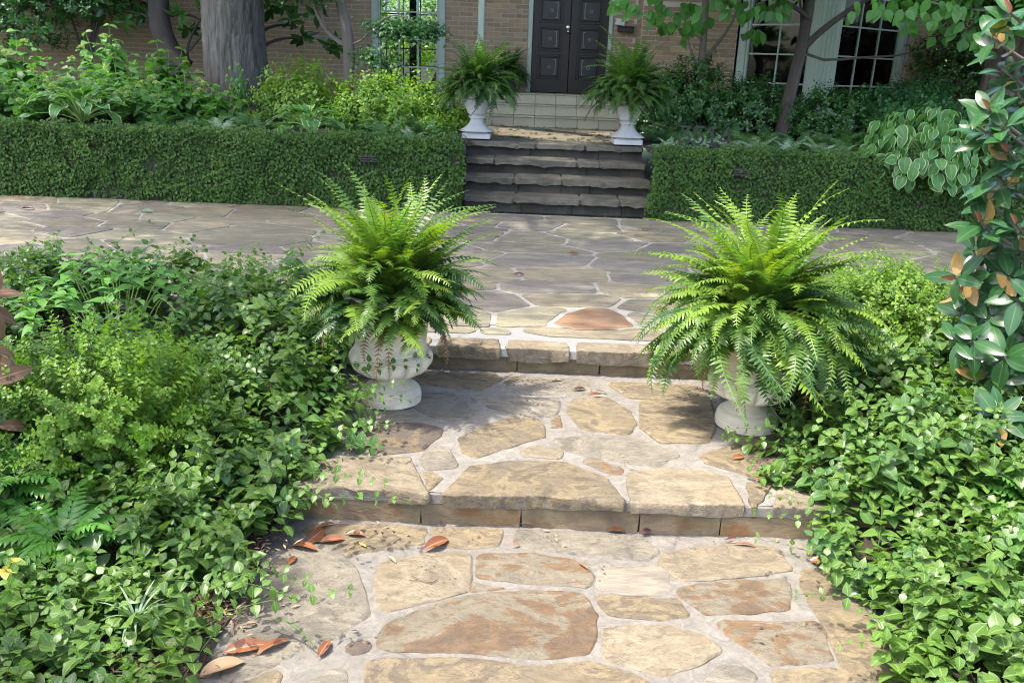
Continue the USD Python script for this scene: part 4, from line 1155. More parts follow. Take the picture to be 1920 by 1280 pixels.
cover('vinca_cover', 'dense green vinca ground cover filling the bed left of the path', regL, 265, hL, VS + VR, mats_v, runL, None, RV, [(-1.75, 3.45, .30), (-2.2, 4.42, .46), (-1.64, 2.72, .2)])
regR = Polygon([(1.31, 1.5), (1.27, 2.2), (1.27, 2.7), (1.33, 3.1), (1.22, 3.3), (1.20, 3.6), (1.33, 3.85), (1.42, 4.1), (1.5, 4.7), (1.62, 5.15), (1.8, 5.28), (5, 5.3), (5, 3.2), (2.6, 1.5)])
hR = lambda x, y: float(np.interp(y, [1.5, 2.4, 3.0, 3.6, 5.2], [.24, .30, .36, .38, .36])) * float(np.interp(x, [1.3, 1.7, 2.3], [.8, 1.1, 1.2]))
runR = [(1.38, 2.95, .13, 2.9, 0), (1.34, 2.55, .12, 3.1, 1), (1.36, 2.35, .12, 3.35, 2), (1.4, 2.72, .1, 2.8, 3), (1.34, 3.35, .3, 3.0, 0), (1.3, 3.6, .30, 3.3, 2), (1.35, 3.05, .16, 2.7, 1), (1.5, 3.9, .36, 2.9, 3)]
cover('vinca_cover', 'sunlit pale green vinca ground cover spilling in from the bed right of the path', regR, 265, hR, VS + VR, mats_v, runR, None, RV, [(2.1, 4.55, .35)])

# ---- single shrubs in the lower beds


def shrub(name, label, ct, loc, rad, protos, mat, n, rng, zmin=-.2, lump=.3, s=(.8, 1.2), group=None, inner=.35, stem='dark_bark', nst=5, mats=None, flop=.35):
    t = thing(name, label, ct, loc, group=group)
    rad = np.array(rad)
    st = []
    for k in range(nst):
        d = random_dir(rng, .3)
        st.append(tube(curve([(d[0] * .03, d[1] * .03, -rad[2] * .95), (d[0] * rad[0] * .25, d[1] * rad[1] * .25, -rad[2] * .3), (d[0] * rad[0] * .6, d[1] * rad[1] * .6, rad[2] * .4)], 8), np.linspace(.012, .004, 8) * max(.6, rad[0] * 2), 5))
    add(t, 'stems', cat(st), stem)
    pl = []
    for k in range(n):
        d = random_dir(rng, zmin)
        f = 1 + lump * (meshkit.fbm(d * 2.3 + np.array(loc), 3, 3) - .5) * 2
        q = rng.uniform() ** inner
        p = d * rad * f * (q * .97)
        up_ = d * np.array([1, 1, .8]) + np.array([0, 0, .55]) + rng.normal(0, flop, 3)
        pl.append((p, tilt_frame(up_, rng.uniform(0, 6.28)), rng.uniform(*s), rng.integers(len(protos))))
    scatter(t, 'foliage', protos, mats or mat, pl)
    return t


RS = np.random.default_rng(81)
BX = [sprig(RS, L=RS.uniform(.10, .15), nodes=9, lf=(.029, .019, .85, .7), lean=.1, bend=.35, pitch=.5, stem=.0012, nu=3) for _ in range(6)]
shrub('boxwood', 'rounded yellow green boxwood bush in the left bed', 'shrub', (-1.80, 3.36, .34), (.46, .42, .34), BX, 'box_leaf', 1050, RS, inner=.4, zmin=-.85)
shrub('boxwood', 'sunlit boxwood bush behind the right fern beside the magnolia', 'shrub', (2.08, 4.62, .46), (.42, .42, .36), BX, 'box_leaf', 850, RS, inner=.4)
shrub('boxwood', 'shaded boxwood bush low under the magnolia leaves', 'shrub', (2.45, 4.2, .30), (.32, .34, .34), BX, 'box_leaf', 450, RS, inner=.4)

t = thing('leafy_perennial', 'soft bright green leafy perennial with pointed leaves in the left bed', 'plant', (-2.2, 4.40, .53))
for k in range(30):
    az, rr = k * 2.4, .5 * math.sqrt((k + .5) / 30)
    P = curve([(rr * .4 * math.cos(az), rr * .4 * math.sin(az), -.1), (rr * .8 * math.cos(az), rr * .8 * math.sin(az), .1), (rr * math.cos(az), rr * math.sin(az), .26 - .22 * (rr / .5) ** 2 + RS.uniform(-.03, .05))], 8)
    add(t, 'stem', tube(P, np.linspace(.004, .002, 8), 4), 'green_stem')
    for j in range(4):
        for w in range(2):
            s = 1 - .17 * j
            d = np.array([math.cos(az + j * 1.57 + w * 3.14), math.sin(az + j * 1.57 + w * 3.14), .15 + .2 * (3 - j) * 0 + RS.normal(0, .15)])
            m = leaf(.115 * (.62 + .13 * j) * RS.uniform(.85, 1.1), .06 * (.62 + .13 * j), .62, 1.1, 6, RS.uniform(.4, .9), .22, .03, 1)
            add(t, 'leaf', xf(m, frame(d, (RS.normal(0, .15), RS.normal(0, .15), 1)), P[-1] - [0, 0, .035 * j]), 'salvia_leaf', True)


def holly_fern(label, loc, n, rng, L=.36, mat='holly_leaf'):
    t = thing('holly_fern', label, 'fern', loc)
    for k in range(n):
        az = k * 2.4 + rng.normal(0, .2)
        a0 = rng.uniform(.5, 1.35); droop = rng.uniform(.7, 1.5)
        s_ = np.linspace(0, 1, 12)
        th = a0 - droop * s_
        P = np.stack([np.r_[0, np.cumsum(np.cos(th[1:]) * L / 11)], 0 * s_, np.r_[0, np.cumsum(np.sin(th[1:]) * L / 11)]], 1)
        out = [tube(P, np.linspace(.0025, .001, 12), 3)]
        for j in range(8):
            q = .28 + .68 * j / 7; i = int(q * 11)
            T = P[min(i + 1, 11)] - P[i - 1]; T /= np.linalg.norm(T)
            N = np.cross(T, [0, 1, 0])
            for sg in (-1, 1):
                ll = .085 * (1 - .55 * (j / 7) ** 1.5) * rng.uniform(.85, 1.1)
                d = np.array([0, sg, 0]) * .85 + T * (.45 + .3 * j / 7) - N * .1
                out.append(xf(leaf(ll, ll * .42, .6, .9, 5, .5, .2, .06), frame(d, N + rng.normal(0, .15, 3)), P[i]))
        out.append(xf(leaf(.07, .035, .6, .9, 5, .4, .2, .05), frame(P[-1] - P[-2], (0, 0, 1)), P[-1]))
        add(t, 'frond', xf(cat(out), rz(az)), mat, True)
    return t


hf = holly_fern('light green holly fern with pointed leaflets at the lower left edge', (-1.64, 2.72, .10), 20, RS, .25)
dup(hf, 'holly_fern', 'darker holly fern behind the light one at the left edge', (-1.95, 2.95, .2), 2, 1.05)
dup(hf, 'holly_fern', 'sunlit holly fern at the right edge below the magnolia', (2.14, 3.62, .30), 1, 1.1)
dup(hf, 'holly_fern', 'sunlit holly fern nearest the right frame edge', (2.08, 3.1, .22), 3, 1.0)
t = thing('yellow_seedling', 'pale yellow maple-like seedling leaf at the left edge', 'leaf', tuple(atz(12, 1062, .2)))
for k in range(3):
    add(t, 'leaf', xf(leaf(.065, .04, .6, .8, 5, .6, .2, .08), frame((math.cos(k * .8 - .9), -.5 + math.sin(k * .8 - .9), .1)), (0, 0, .01 * k)), 'yellow_leaf', True)
add(t, 'stem', tube([(0, 0, 0), (-.02, .03, -.2)], .002, 4), 'green_stem')
t = thing('grass_tuft', 'small tuft of pale strap leaves in the lower left bed', 'plant', (-1.22, 2.36, .05))
for k in range(12):
    add(t, 'blade', xf(leaf(.16, .010, .5, .4, 6, RS.uniform(.8, 2.2), .3, pitch=1.3), rz(k * 2.4), (0, 0, 0)), 'painted_fern')
t = thing('arching_grass', 'single dark grass blade arching over the pale path stone', 'grass', (-.80, 2.42, .05))
add(t, 'blade', xf(leaf(.24, .008, .5, .4, 8, 1.4, .3, pitch=.6), rz(-.55)), 'vinca')

# ================================================================== UPPER BEDS
RB = np.random.default_rng(91)


def hydrangea(label, loc, H, W, rng, nst=16, flowers=4, L=.185, rzv=0):
    t = thing('hydrangea', label, 'shrub', loc, rzv)
    sm = []
    tips = []
    for k in range(nst):
        az, rr = k * 2.4 + rng.normal(0, .2), W * math.sqrt((k + .5) / nst)
        h = H * (1 - .45 * (rr / W) ** 2) * rng.uniform(.85, 1.08)
        P = curve([(rr * .15 * math.cos(az), rr * .15 * math.sin(az), 0), (rr * .6 * math.cos(az), rr * .6 * math.sin(az), h * .55), (rr * math.cos(az), rr * math.sin(az), h)], 9)
        sm.append(tube(P, np.linspace(.006, .003, 9), 4))
        tips.append((P, az, h))
        nn = max(4, int(h / .10))
        for j in range(nn):
            q = 1 - .8 * j / nn
            i = int(q * 8)
            for w in range(2):
                a = az + j * 1.57 + w * 3.14 + rng.normal(0, .25)
                s = (.55 + .45 * min(1, j / 1.5)) * rng.uniform(.8, 1.15)
                d = np.array([math.cos(a), math.sin(a), rng.normal(.02, .2) - .10 * j])
                m = leaf(L * s, L * .78 * s, .68, .8, 5, rng.uniform(.4, .9), .2, .03)
                add(t, 'leaf', xf(m, frame(d, (rng.normal(0, .2), rng.normal(0, .2) - .35, 1)), P[i]), 'hydrangea_leaf', True)
    for k in range(flowers):
        P, az, h = tips[(k * 5 + 2) % nst]
        out = []
        for _ in range(70):
            a, q = rng.uniform(0, 6.28), math.sqrt(rng.uniform())
            p = P[-1] + [.048 * q * math.cos(a), .048 * q * math.sin(a), .055 - .035 * q * q]
            out.append(xf(leaf(.020, .018, .8, .6, 2, .2, .2), frame(random_dir(rng, -.1), random_dir(rng, .3)), p))
        add(t, 'flower_head', cat(out), 'flower_green')
    add(t, 'stems', cat(sm), 'green_stem')
    return t


h1 = hydrangea('broad hydrangea with pale green flower heads behind the left hosta', (-5.35, 10.75, .97), .62, .52, RB, 22, 4)
h2 = hydrangea('hydrangea at the far left edge above the ivy wall', (-6.35, 10.45, .97), .58, .48, RB, 20, 4)
h3 = hydrangea('tall hydrangea rising above the others at the back left', (-5.55, 11.7, 1.0), 1.18, .42, RB, 13, 3)
dup(h1, 'hydrangea', 'hydrangea with big leaves in front of the oak trunk', (-4.30, 11.1, .98), 2.0, .95)
dup(h2, 'hydrangea', 'low hydrangea between the left hosta and the dark ferns', (-3.92, 10.9, .96), 4.0, .85)
dup(h3, 'hydrangea', 'sunlit tall hydrangea at the far left edge of the garden', (-6.75, 11.6, .98), 1.0, (1.15, 1.15, .92))
dup(h3, 'hydrangea', 'tall hydrangea with drooping leaves left of the dark magnolia trunk', (-4.75, 11.6, .98), 3.2, (1.0, 1.0, .86))
dup(h1, 'hydrangea', 'hydrangea in the shade behind the far left one', (-6.0, 11.1, .98), 5.0, 1.1)
dup(h2, 'hydrangea', 'hydrangea left of the striped hosta', (-5.75, 10.25, .96), 2.2, .8)
dup(h1, 'hydrangea', 'hydrangea filling the gap behind the striped hosta', (-4.75, 10.75, .97), 1.3, 1.0)
dup(h2, 'hydrangea', 'hydrangea low on the left of the oak trunk', (-4.45, 10.5, .96), .5, .85)
dup(h1, 'hydrangea', 'hydrangea behind the broad one at the middle left', (-5.2, 11.3, .97), 4.3, 1.15)
dup(h2, 'hydrangea', 'slim hydrangea shoot against the oak trunk', (-3.85, 11.75, 1.0), 0, (.35, .35, 1.15))


def hosta(label, loc, n, L, Wd, rng, wave=.06):
    t = thing('hosta', label, 'hosta', loc)
    for k in range(n):
        e = (k + .5) / n
        az = k * 2.39996 + rng.normal(0, .15)
        pl_ = L * (.75 + .6 * e) * rng.uniform(.85, 1.1)
        a0 = 1.4 - 1.15 * e + rng.normal(0, .1)
        P = curve([(0, 0, 0), (pl_ * .5 * math.cos(a0), 0, pl_ * .55 * math.sin(a0 + .15)), (pl_ * math.cos(a0), 0, pl_ * math.sin(a0))], 6)
        s = rng.uniform(.8, 1.12) * (.8 + .25 * e)
        m = leaf(L * s, Wd * s, .72, .8, 9, .9 + rng.uniform(-.3, .6), .16, wave, 2, pitch=a0 * .8 - .2)
        m = xf(m, None, P[-1])
        add(t, 'petiole', xf(tube(P, .006, 4), rz(az)), 'green_stem')
        add(t, 'leaf', xf(m, rz(az + rng.normal(0, .1))), 'hosta_leaf', True)
    return t


hosta('large striped hosta with wavy cream edged leaves above the left ivy wall', (-5.08, 9.95, 1.02), 38, .36, .16, RB, .09)
hosta('smaller cream edged hosta beside the slender maple trunk', (-2.48, 10.0, 1.03), 32, .25, .15, RB, .06)
t = thing('hosta', 'big cream edged hosta spilling over the right ivy wall', 'hosta', (4.27, 9.38, 1.02))
for k in range(420):
    d = random_dir(RB, -.35)
    if d[1] > .3:
        continue
    p = d * np.array([.66, .46, .44]) * RB.uniform(.72, 1.02) + np.array([0, 0, .12 - .28 * max(0, -d[1] - .2)])
    tang = np.array([d[0] * .55, d[1] * .55, -.75]); n_ = d + np.array([0, -.1, .5])
    l = RB.uniform(.12, .20)
    add(t, 'leaf', xf(leaf(l, l * RB.uniform(.6, .78), .70, .8, 8, RB.uniform(.3, 1.1), .14, .05, 2), frame(tang + RB.normal(0, .25, 3), n_ + RB.normal(0, .25, 3)), p), 'hosta_leaf', True)
st_ = [tube(curve([(0, 0, 0), (.25 * math.cos(q), .25 * math.sin(q), .2), (.45 * math.cos(q), .4 * math.sin(q), .22)], 6), .006, 4) for q in np.arange(0, 6.2, .5)]
add(t, 'petioles', cat(st_), 'green_stem')

SF = thing('shade_fern', 'dark fern beside the left hosta above the ivy wall', 'fern', (-4.25, 10.2, .96))
for k in range(16):
    m = frond(RB.uniform(.34, .46), RB.uniform(.5, 1.2), RB.uniform(.9, 1.6), 20, .085, RB, ang=.45, pinw=.19, sag=.2, k0=.15)
    add(SF, 'frond', xf(m, rz(k * 2.4 + RB.normal(0, .2))), 'shade_fern')
spots = [(-3.95, 10.45, 'below the hydrangeas'), (-3.65, 10.15, 'in front of the oak'), (-3.35, 10.5, 'right of the oak foot'), (-3.1, 10.12, 'left of the small hosta'), (-2.85, 10.65, 'behind the small hosta'),
         (-2.1, 10.2, 'right of the small hosta'), (-1.85, 10.55, 'right of the maple foot'), (-1.6, 10.15, 'halfway to the left white urn'), (-1.25, 10.5, 'below the yellow shrub'), (-1.0, 10.15, 'left of the left white urn'), (-2.35, 10.9, 'at the maple foot'), (-2.75, 11.0, 'in front of the green azalea'), (-3.6, 10.9, 'under the oak')]
for k, (x, y, w) in enumerate(spots):
    dup(SF, 'shade_fern', f'dark fern {w} above the left ivy wall', (x, y, .965), k * 1.3, .85 + .3 * ((k * .37) % 1))
spots = [(1.65, 10.6, 'right of the right white urn'), (1.95, 10.3, 'behind the house number'), (2.3, 10.65, 'left of the leaning dogwood'), (2.65, 10.3, 'behind the pale ferns'), (2.95, 10.8, 'in front of the camellia'), (3.2, 10.35, 'left of the dogwood foot'),
         (3.55, 10.7, 'right of the dogwood foot'), (3.75, 10.25, 'left of the big right hosta'), (2.1, 11.0, 'under the camellia'), (2.65, 11.2, 'between camellia and dogwood'), (3.1, 11.2, 'behind the dogwood foot'), (3.9, 10.9, 'under the bay window shrubs'), (1.75, 11.2, 'beside the porch'), (4.3, 10.6, 'behind the big right hosta')]
for k, (x, y, w) in enumerate(spots):
    dup(SF, 'shade_fern', f'dark fern {w} above the right ivy wall', (x, y, .965), k * 1.7 + .4, .9 + .35 * ((k * .53) % 1))
PF = thing('painted_fern', 'silvery pale fern beside the house number', 'fern', (1.95, 9.78, .96))
for k in range(14):
    m = frond(RB.uniform(.28, .38), RB.uniform(.5, 1.3), RB.uniform(.9, 1.7), 18, .075, RB, ang=.5, pinw=.2, sag=.2, k0=.18)
    add(PF, 'frond', xf(m, rz(k * 2.4)), 'painted_fern')
for k, (x, w) in enumerate([(1.6, 'left of the house number'), (2.3, 'right of the house number'), (2.6, 'midway along the right wall'), (2.95, 'in the middle of the right border'), (3.3, 'near the big right hosta'), (3.6, 'just left of the big right hosta')]):
    dup(PF, 'painted_fern', f'silvery pale fern {w}', (x, 9.8 + .12 * (k % 2), .965), k * 2.1, .8 + .4 * ((k * .41) % 1))
dup(PF, 'painted_fern', 'silvery pale fern in the left border below the oak', (-3.45, 9.85, .96), 1, .9)
dup(PF, 'painted_fern', 'silvery pale fern in the left border near the white urn', (-1.3, 9.85, .96), 2, .8)

MT = []
for q in range(4):
    MT.append(cat([xf(leaf(RB.uniform(.10, .17), .006, .5, .35, 4, RB.uniform(.8, 2.0), .2, pitch=1.25), rz(RB.uniform(0, 6.28)), (RB.normal(0, .02), RB.normal(0, .02), 0)) for _ in range(26)]))
for lab, a, b in (('dark mondo grass edging along the top of the left ivy wall', -6.5, -.72), ('dark mondo grass edging along the top of the right ivy wall', 1.5, 4.2)):
    pl = [((RB.uniform(a, b), RB.uniform(9.42, 9.82), .955), rz(RB.uniform(0, 6.28)), RB.uniform(.6, 1.0), RB.integers(4)) for _ in range(int((b - a) * 75))]
    scatter(None, 'mondo_grass', MT, 'mondo', pl, lab, 'ground cover')
pl = [((RB.uniform(-.66, 1.34), RB.choice([10.86, 11.5, 12.1, 12.72]) + RB.normal(0, .03), .955), rz(RB.uniform(0, 6.28)), RB.uniform(.2, .42), RB.integers(4)) for _ in range(170)]
scatter(None, 'moss_tufts', MT, 'mondo', pl, 'low grassy tufts in the joints of the upper path', 'ground cover')

AZ = [sprig(RB, L=RB.uniform(.2, .3), nodes=8, lf=(.075, .036, .75, 1.), lean=.15, bend=.5, opp=False, whorl=1, pitch=.5, nu=4) for _ in range(4)]
AZ += [sprig(RB, L=.18, nodes=4, lf=(.09, .04, .75, 1.), lean=.1, bend=.4, whorl=3, pitch=.45, nu=4) for _ in range(2)]
shrub('azalea', 'sunlit yellow green azalea bush left of the left white urn', 'shrub', (-1.72, 10.98, 1.05), (.66, .34, .52), AZ, 'azalea_leaf', 400, RB)
shrub('azalea', 'green azalea bush between the oak and the maple trunk', 'shrub', (-2.95, 11.5, 1.05), (.6, .45, .60), AZ, 'azalea_leaf', 330, RB)
shrub('azalea', 'low sunlit azalea bush beside the left white urn', 'shrub', (-1.05, 11.2, 1.0), (.36, .35, .40), AZ, 'azalea_leaf', 170, RB)
CM = [sprig(RB, L=RB.uniform(.16, .24), nodes=7, lf=(.07, .035, .75, 1.), lean=.15, bend=.5, opp=False, whorl=2, pitch=.35, nu=3) for _ in range(5)]
shrub('camellia', 'dark glossy camellia bush left of the small dogwood', 'shrub', (2.25, 12.1, 1.25), (.62, .5, .68), CM, 'camellia_leaf', 420, RB)
shrub('camellia', 'dark glossy camellia bush behind the right white urn', 'shrub', (1.85, 11.7, 1.05), (.4, .4, .45), CM, 'camellia_leaf', 200, RB)
shrub('camellia', 'dark camellia bush under the left bay window', 'shrub', (3.0, 11.9, 1.15), (.7, .5, .55), CM, 'camellia_leaf', 380, RB)
shrub('camellia', 'dark camellia bush right of the leaning dogwood trunk', 'shrub', (4.0, 11.6, 1.1), (.6, .5, .52), CM, 'camellia_leaf', 360, RB)
shrub('camellia', 'dark evergreen mass between bay window and cedar', 'shrub', (6.35, 13.0, 1.7), (.85, .5, 1.0), CM, 'camellia_leaf', 520, RB)
shrub('evergreen_bush', 'leafy green bush below the right face of the bay window', 'shrub', (5.0, 11.8, 1.15), (.72, .5, .62), CM, 'maple_leaf', 460, RB)
shrub('evergreen_bush', 'leafy green bush in front of the cedar trunk', 'shrub', (6.0, 10.9, 1.05), (.7, .5, .52), CM, 'maple_leaf', 420, RB)
shrub('evergreen_bush', 'bush with sunlit pale leaves behind the big right hosta', 'shrub', (4.85, 10.75, 1.05), (.65, .4, .48), AZ, 'maple_leaf', 240, RB)
shrub('camellia', 'tall dark evergreen filling the far left background', 'shrub', (-7.9, 12.8, 2.0), (1.5, .7, 1.3), CM, 'camellia_leaf', 800, RB)
shrub('camellia', 'dark evergreen behind the tall hydrangeas', 'shrub', (-6.5, 13.1, 2.4), (1.0, .5, .9), CM, 'camellia_leaf', 420, RB)
shrub('garden_hedge', 'bright leafy hedge in the back garden seen through the left window', 'hedge', (-2.9, 22.6, 1.8), (3.2, .8, 1.9), AZ, 'azalea_leaf', 1300, RB, s=(1.0, 1.6))

# ================================================================== TREES
RT_ = np.random.default_rng(101)


def ridged(n_r, depth, seed, freq=9, stretch=.5):
    def f(i, a):
        q = np.stack([np.cos(a) * freq / 3, np.sin(a) * freq / 3, np.full_like(a, i * stretch)], -1)
        nz = meshkit.fbm(q * 1.6, 3, seed)
        return 1 + depth * (np.abs(nz - .5) * 4 - .5)
    return f


def leaf_cluster(rng, n, R, lf, nu=3):
    out = []
    for _ in range(n):
        p = random_dir(rng) * R * rng.uniform() ** .4
        d = random_dir(rng); d[2] = d[2] * .5 - .25
        s = rng.uniform(.75, 1.2)
        out.append(xf(leaf(lf[0] * s, lf[1] * s, .7, .9, nu, rng.uniform(.2, .8), .15), frame(d, (rng.normal(0, .5), rng.normal(0, .5), 1)), p))
    out.append(tube([(0, 0, -R * .6), (R * .1, 0, R * .6)], .003, 3))
    return cat(out)


def shadow_at(c, z):
    return c - SUN * ((c[2] - z) / SUN[2])


def lit(c):
    """gaps in the canopy: where the sun comes through to the garden in the photograph"""
    for z, x0, x1, y0, y1, keep in ((.97, -.9, 1.35, 10.95, 12.35, .08), (1.35, -2.6, -.75, 10.5, 11.6, .04), (1.6, -7.2, -6.1, 11.0, 12.2, .12), (1.7, -5.75, -5.2, 11.0, 11.8, .1), (1.15, 4.5, 5.2, 10.3, 11.0, .4),
                                    (.3, -.15, .45, 8.35, 8.75, .1), (.3, .75, 1.15, 8.2, 8.5, .2), (1.6, -.35, .0, 10.2, 10.8, .3), (1.7, .65, 1.0, 10.2, 10.7, .3)):
        s = shadow_at(c, z)
        if x0 - .3 < s[0] < x1 + .3 and y0 - .3 < s[1] < y1 + .3:
            return keep
    s = shadow_at(c, .7)
    if s[1] < 5.2:
        return 0.0 if s[0] > -.9 else .6
    if s[1] < 6.0:
        return .5
    return 1.0


oak = thing('oak_tree', 'big oak with a broad grey furrowed trunk left of the house front', 'tree', (-4.05, 12.35, 0))
P = curve([(0, 0, .7), (.0, 0, 1.3), (-.02, .02, 2.2), (.02, .05, 3.4), (.05, .1, 4.8), (.0, .1, 8.4)], 120)
rr = np.interp(P[:, 2], [.7, 1.1, 1.5, 2.2, 4.8, 8.4], [.52, .455, .43, .415, .40, .38])
add(oak, 'trunk', tube(P, rr, 110, ridged(90, .055, 3, 26, .22)), 'oak_bark', True)
for k, (az, e, L) in enumerate([(0, .5, 5), (1.2, .6, 5), (2.4, .5, 5.5), (3.6, .55, 5.5), (4.6, .45, 6.5), (5.3, .4, 7), (5.8, .5, 6.5)]):
    d = np.array([math.cos(az) * math.cos(e), math.sin(az) * math.cos(e), math.sin(e)])
    add(oak, 'limb', tube(curve([(0, .1, 7.9), d * L * .4 + [0, 0, 8.5], d * L + [0, 0, 8.6]], 14), np.linspace(.22, .05, 14), 10), 'oak_bark', True)
OC = [leaf_cluster(RT_, 46, .36, (.115, .06)) for _ in range(5)]
pl = []
cx = np.array([.2, -2.6, 12.2])
while len(pl) < 4000:
    d = random_dir(RT_)
    p = cx + d * np.array([9.3, 7.6, 3.0]) * RT_.uniform() ** .35
    c = p + np.array([-4.05, 12.35, 0])
    if c[2] < 9.0:
        continue
    if meshkit.fbm(c * .55, 3, 9) < .36:
        continue
    if RT_.uniform() > lit(c):
        continue
    pl.append((p, tilt_frame((RT_.normal(0, .3), RT_.normal(0, .3), 1), RT_.uniform(0, 6.28)), RT_.uniform(.8, 1.3), RT_.integers(5)))
scatter(oak, 'crown', OC, 'oak_leaf', pl)

# slender maple left of the steps
MP = []
for q in range(5):
    out = []
    for _ in range(26):
        p = np.array([RT_.normal(0, .11), RT_.normal(0, .11), RT_.normal(0, .03)])
        az = RT_.uniform(0, 6.28)
        for a in (-1.1, -.55, 0, .55, 1.1):
            l = .058 * (1 - .25 * abs(a))
            out.append(xf(leaf(l, l * .33, .75, 1., 2, .3, .1), rz(az + a) @ Rotation.from_euler('xy', [RT_.normal(0, .15), .35 + RT_.normal(0, .2)]).as_matrix(), p))
    MP.append(cat(out))
mp = thing('maple_tree', 'slender smooth trunked maple with layered foliage in front of the left window', 'tree', (-2.36, 11.6, 0))
P = curve([(-.03, 0, .9), (0, 0, 1.5), (.02, 0, 2.0), (-.07, 0, 2.5), (-.05, 0, 3.2)], 40)
add(mp, 'trunk', tube(P, np.interp(P[:, 2], [.9, 1.1, 1.6, 2.05, 3.2], [.105, .078, .068, .075, .05]), 24, ridged(40, .06, 5, 5, .2)), 'smooth_bark', True)
for pts, r0 in (([(0, 0, 1.98), (-.3, .05, 2.2), (-.42, .05, 2.45), (-.5, 0, 2.9)], .034), ([(-.25, .04, 2.15), (-.32, 0, 2.4), (-.2, -.1, 2.75)], .024), ([(.02, 0, 2.0), (.25, -.1, 2.08), (.4, -.15, 2.22), (.9, -.25, 2.28)], .014), ([(.05, 0, 1.95), (.2, -.05, 1.98), (.3, -.1, 2.1)], .011), ([(-.05, 0, 2.9), (.3, 0, 3.4), (.8, -.2, 3.7)], .03)):
    add(mp, 'branch', tube(curve(pts, 12), np.linspace(r0, r0 * .45, 12), 8), 'smooth_bark', True)
pl = []
for (x, y, z, ax, ay, az_, n) in ((.78, -.05, 2.24, .44, .2, .085, 36), (.78, -.05, 2.16, .34, .2, .05, 16), (.42, -.25, 1.86, .28, .2, .10, 10), (.55, -.1, 1.66, .16, .15, .14, 7), (-.45, -.2, 2.62, .45, .3, .10, 26), (-1.2, -.3, 2.68, .5, .3, .10, 22),
                                  (-.5, 0, 3.3, 1.0, 1.0, .5, 40), (-.9, 0, 3.6, 1.0, 1., .4, 40)):
    for _ in range(n):
        d = random_dir(RT_) * RT_.uniform() ** .4
        if z > 3 and RT_.uniform() > lit(np.array([x + d[0] * ax - 2.36, y + d[1] * ay + 11.6, z + d[2] * az_])):
            continue
        pl.append(((x + d[0] * ax, y + d[1] * ay, z + d[2] * az_), tilt_frame((RT_.normal(0, .2), -.25 + RT_.normal(0, .2), 1), RT_.uniform(0, 6.28)), RT_.uniform(.8, 1.2), RT_.integers(5)))
scatter(mp, 'crown', MP, 'maple_leaf', pl)


def whorl(parent, p, axis, n, L, rng, spread=(.15, .9), mat='magnolia_leaf', W=.4, bud=False, curl=(.2, .9), flip=1):
    axis = np.asarray(axis, float) / np.linalg.norm(axis)
    X = frame(axis)
    for k in range(n):
        az = k * 2.4 + rng.normal(0, .25)
        e = rng.uniform(*spread)
        side = math.cos(az) * X[:, 1] + math.sin(az) * X[:, 2]
        d = side * math.cos(e) + axis * math.sin(e)
        l = L * rng.uniform(.75, 1.12)
        m = leaf(l, l * W * rng.uniform(.9, 1.1), .85, .75, 8, rng.uniform(*curl), rng.uniform(.12, .3), .015, 1)
        fl_ = -1 if mat == 'magnolia_leaf' and rng.uniform() < .08 else flip
        add(parent, 'leaf', xf(m, frame(d, fl_ * (axis + rng.normal(0, .25, 3) + [0, 0, .3])), np.asarray(p) + d * .012 - axis * .012 * k), mat, True)
    if bud:
        add(parent, 'leaf', xf(leaf(L * .55, L * .2, .7, .9, 6, .1, .5), frame(axis + rng.normal(0, .2, 3), X[:, 1]), p), 'dead_leaf', True, label='rusty folded young leaf')


# magnolia at the right edge
RM = np.random.default_rng(111)
mg = thing('magnolia_tree', 'young southern magnolia with glossy leaves and rusty undersides at the right edge', 'tree')
trunk = curve([(2.78, 4.05, .2), (2.72, 4.0, 1.0), (2.62, 3.95, 1.9), (2.7, 4.0, 2.9), (2.75, 4.0, 3.6)], 30)
add(mg, 'trunk', tube(trunk, np.linspace(.055, .02, 30), 12, ridged(30, .06, 2, 4, .2)), 'smooth_bark', True)
wh = [(1895, 25, 3.75, 1), (1860, 70, 3.9, 0), (1855, 205, 3.7, 1), (1905, 175, 3.8, 0), (1880, 130, 3.85, 0), (1880, 240, 3.6, 0), (1850, 375, 3.8, 0), (1905, 480, 3.75, 0), (1825, 470, 3.8, 0), (1860, 560, 3.8, 0), (1905, 560, 3.55, 0), (1790, 640, 3.7, 0), (1850, 705, 3.6, 0), (1838, 240, 3.85, 0), (1890, 285, 3.65, 1), (1905, 345, 3.9, 0), (1868, 330, 3.7, 0), (1905, 420, 3.6, 1), (1838, 415, 3.7, 1), (1870, 455, 3.9, 0), (1790, 520, 3.75, 1),
      (1842, 520, 3.9, 0), (1890, 520, 3.6, 0), (1800, 590, 3.8, 0), (1850, 600, 3.65, 0), (1905, 610, 3.8, 0), (1822, 640, 3.6, 0), (1880, 670, 3.5, 0), (1910, 740, 3.6, 0), (1868, 780, 3.4, 0)]
for k, (u, v, y, bd) in enumerate(wh):
    p = aty(u, v, y)
    q = trunk[np.argmin(np.abs(trunk[:, 2] - (p[2] - .22)))]
    br = curve([q, q * .5 + p * .5 + np.array([0, 0, -.05]), p], 10)
    add(mg, 'branch', tube(br, np.linspace(.014, .006, 10), 6), 'smooth_bark', True)
    ax = br[-1] - br[-3]; ax /= np.linalg.norm(ax)
    upw = .55 if v < 470 else -.1
    whorl(mg, p, ax * .55 + np.array([-.1, -.15, upw]), 10, .14, RM, (.1, 1.0) if v < 470 else (-.35, .5), bud=bd, W=.42)
WC = []
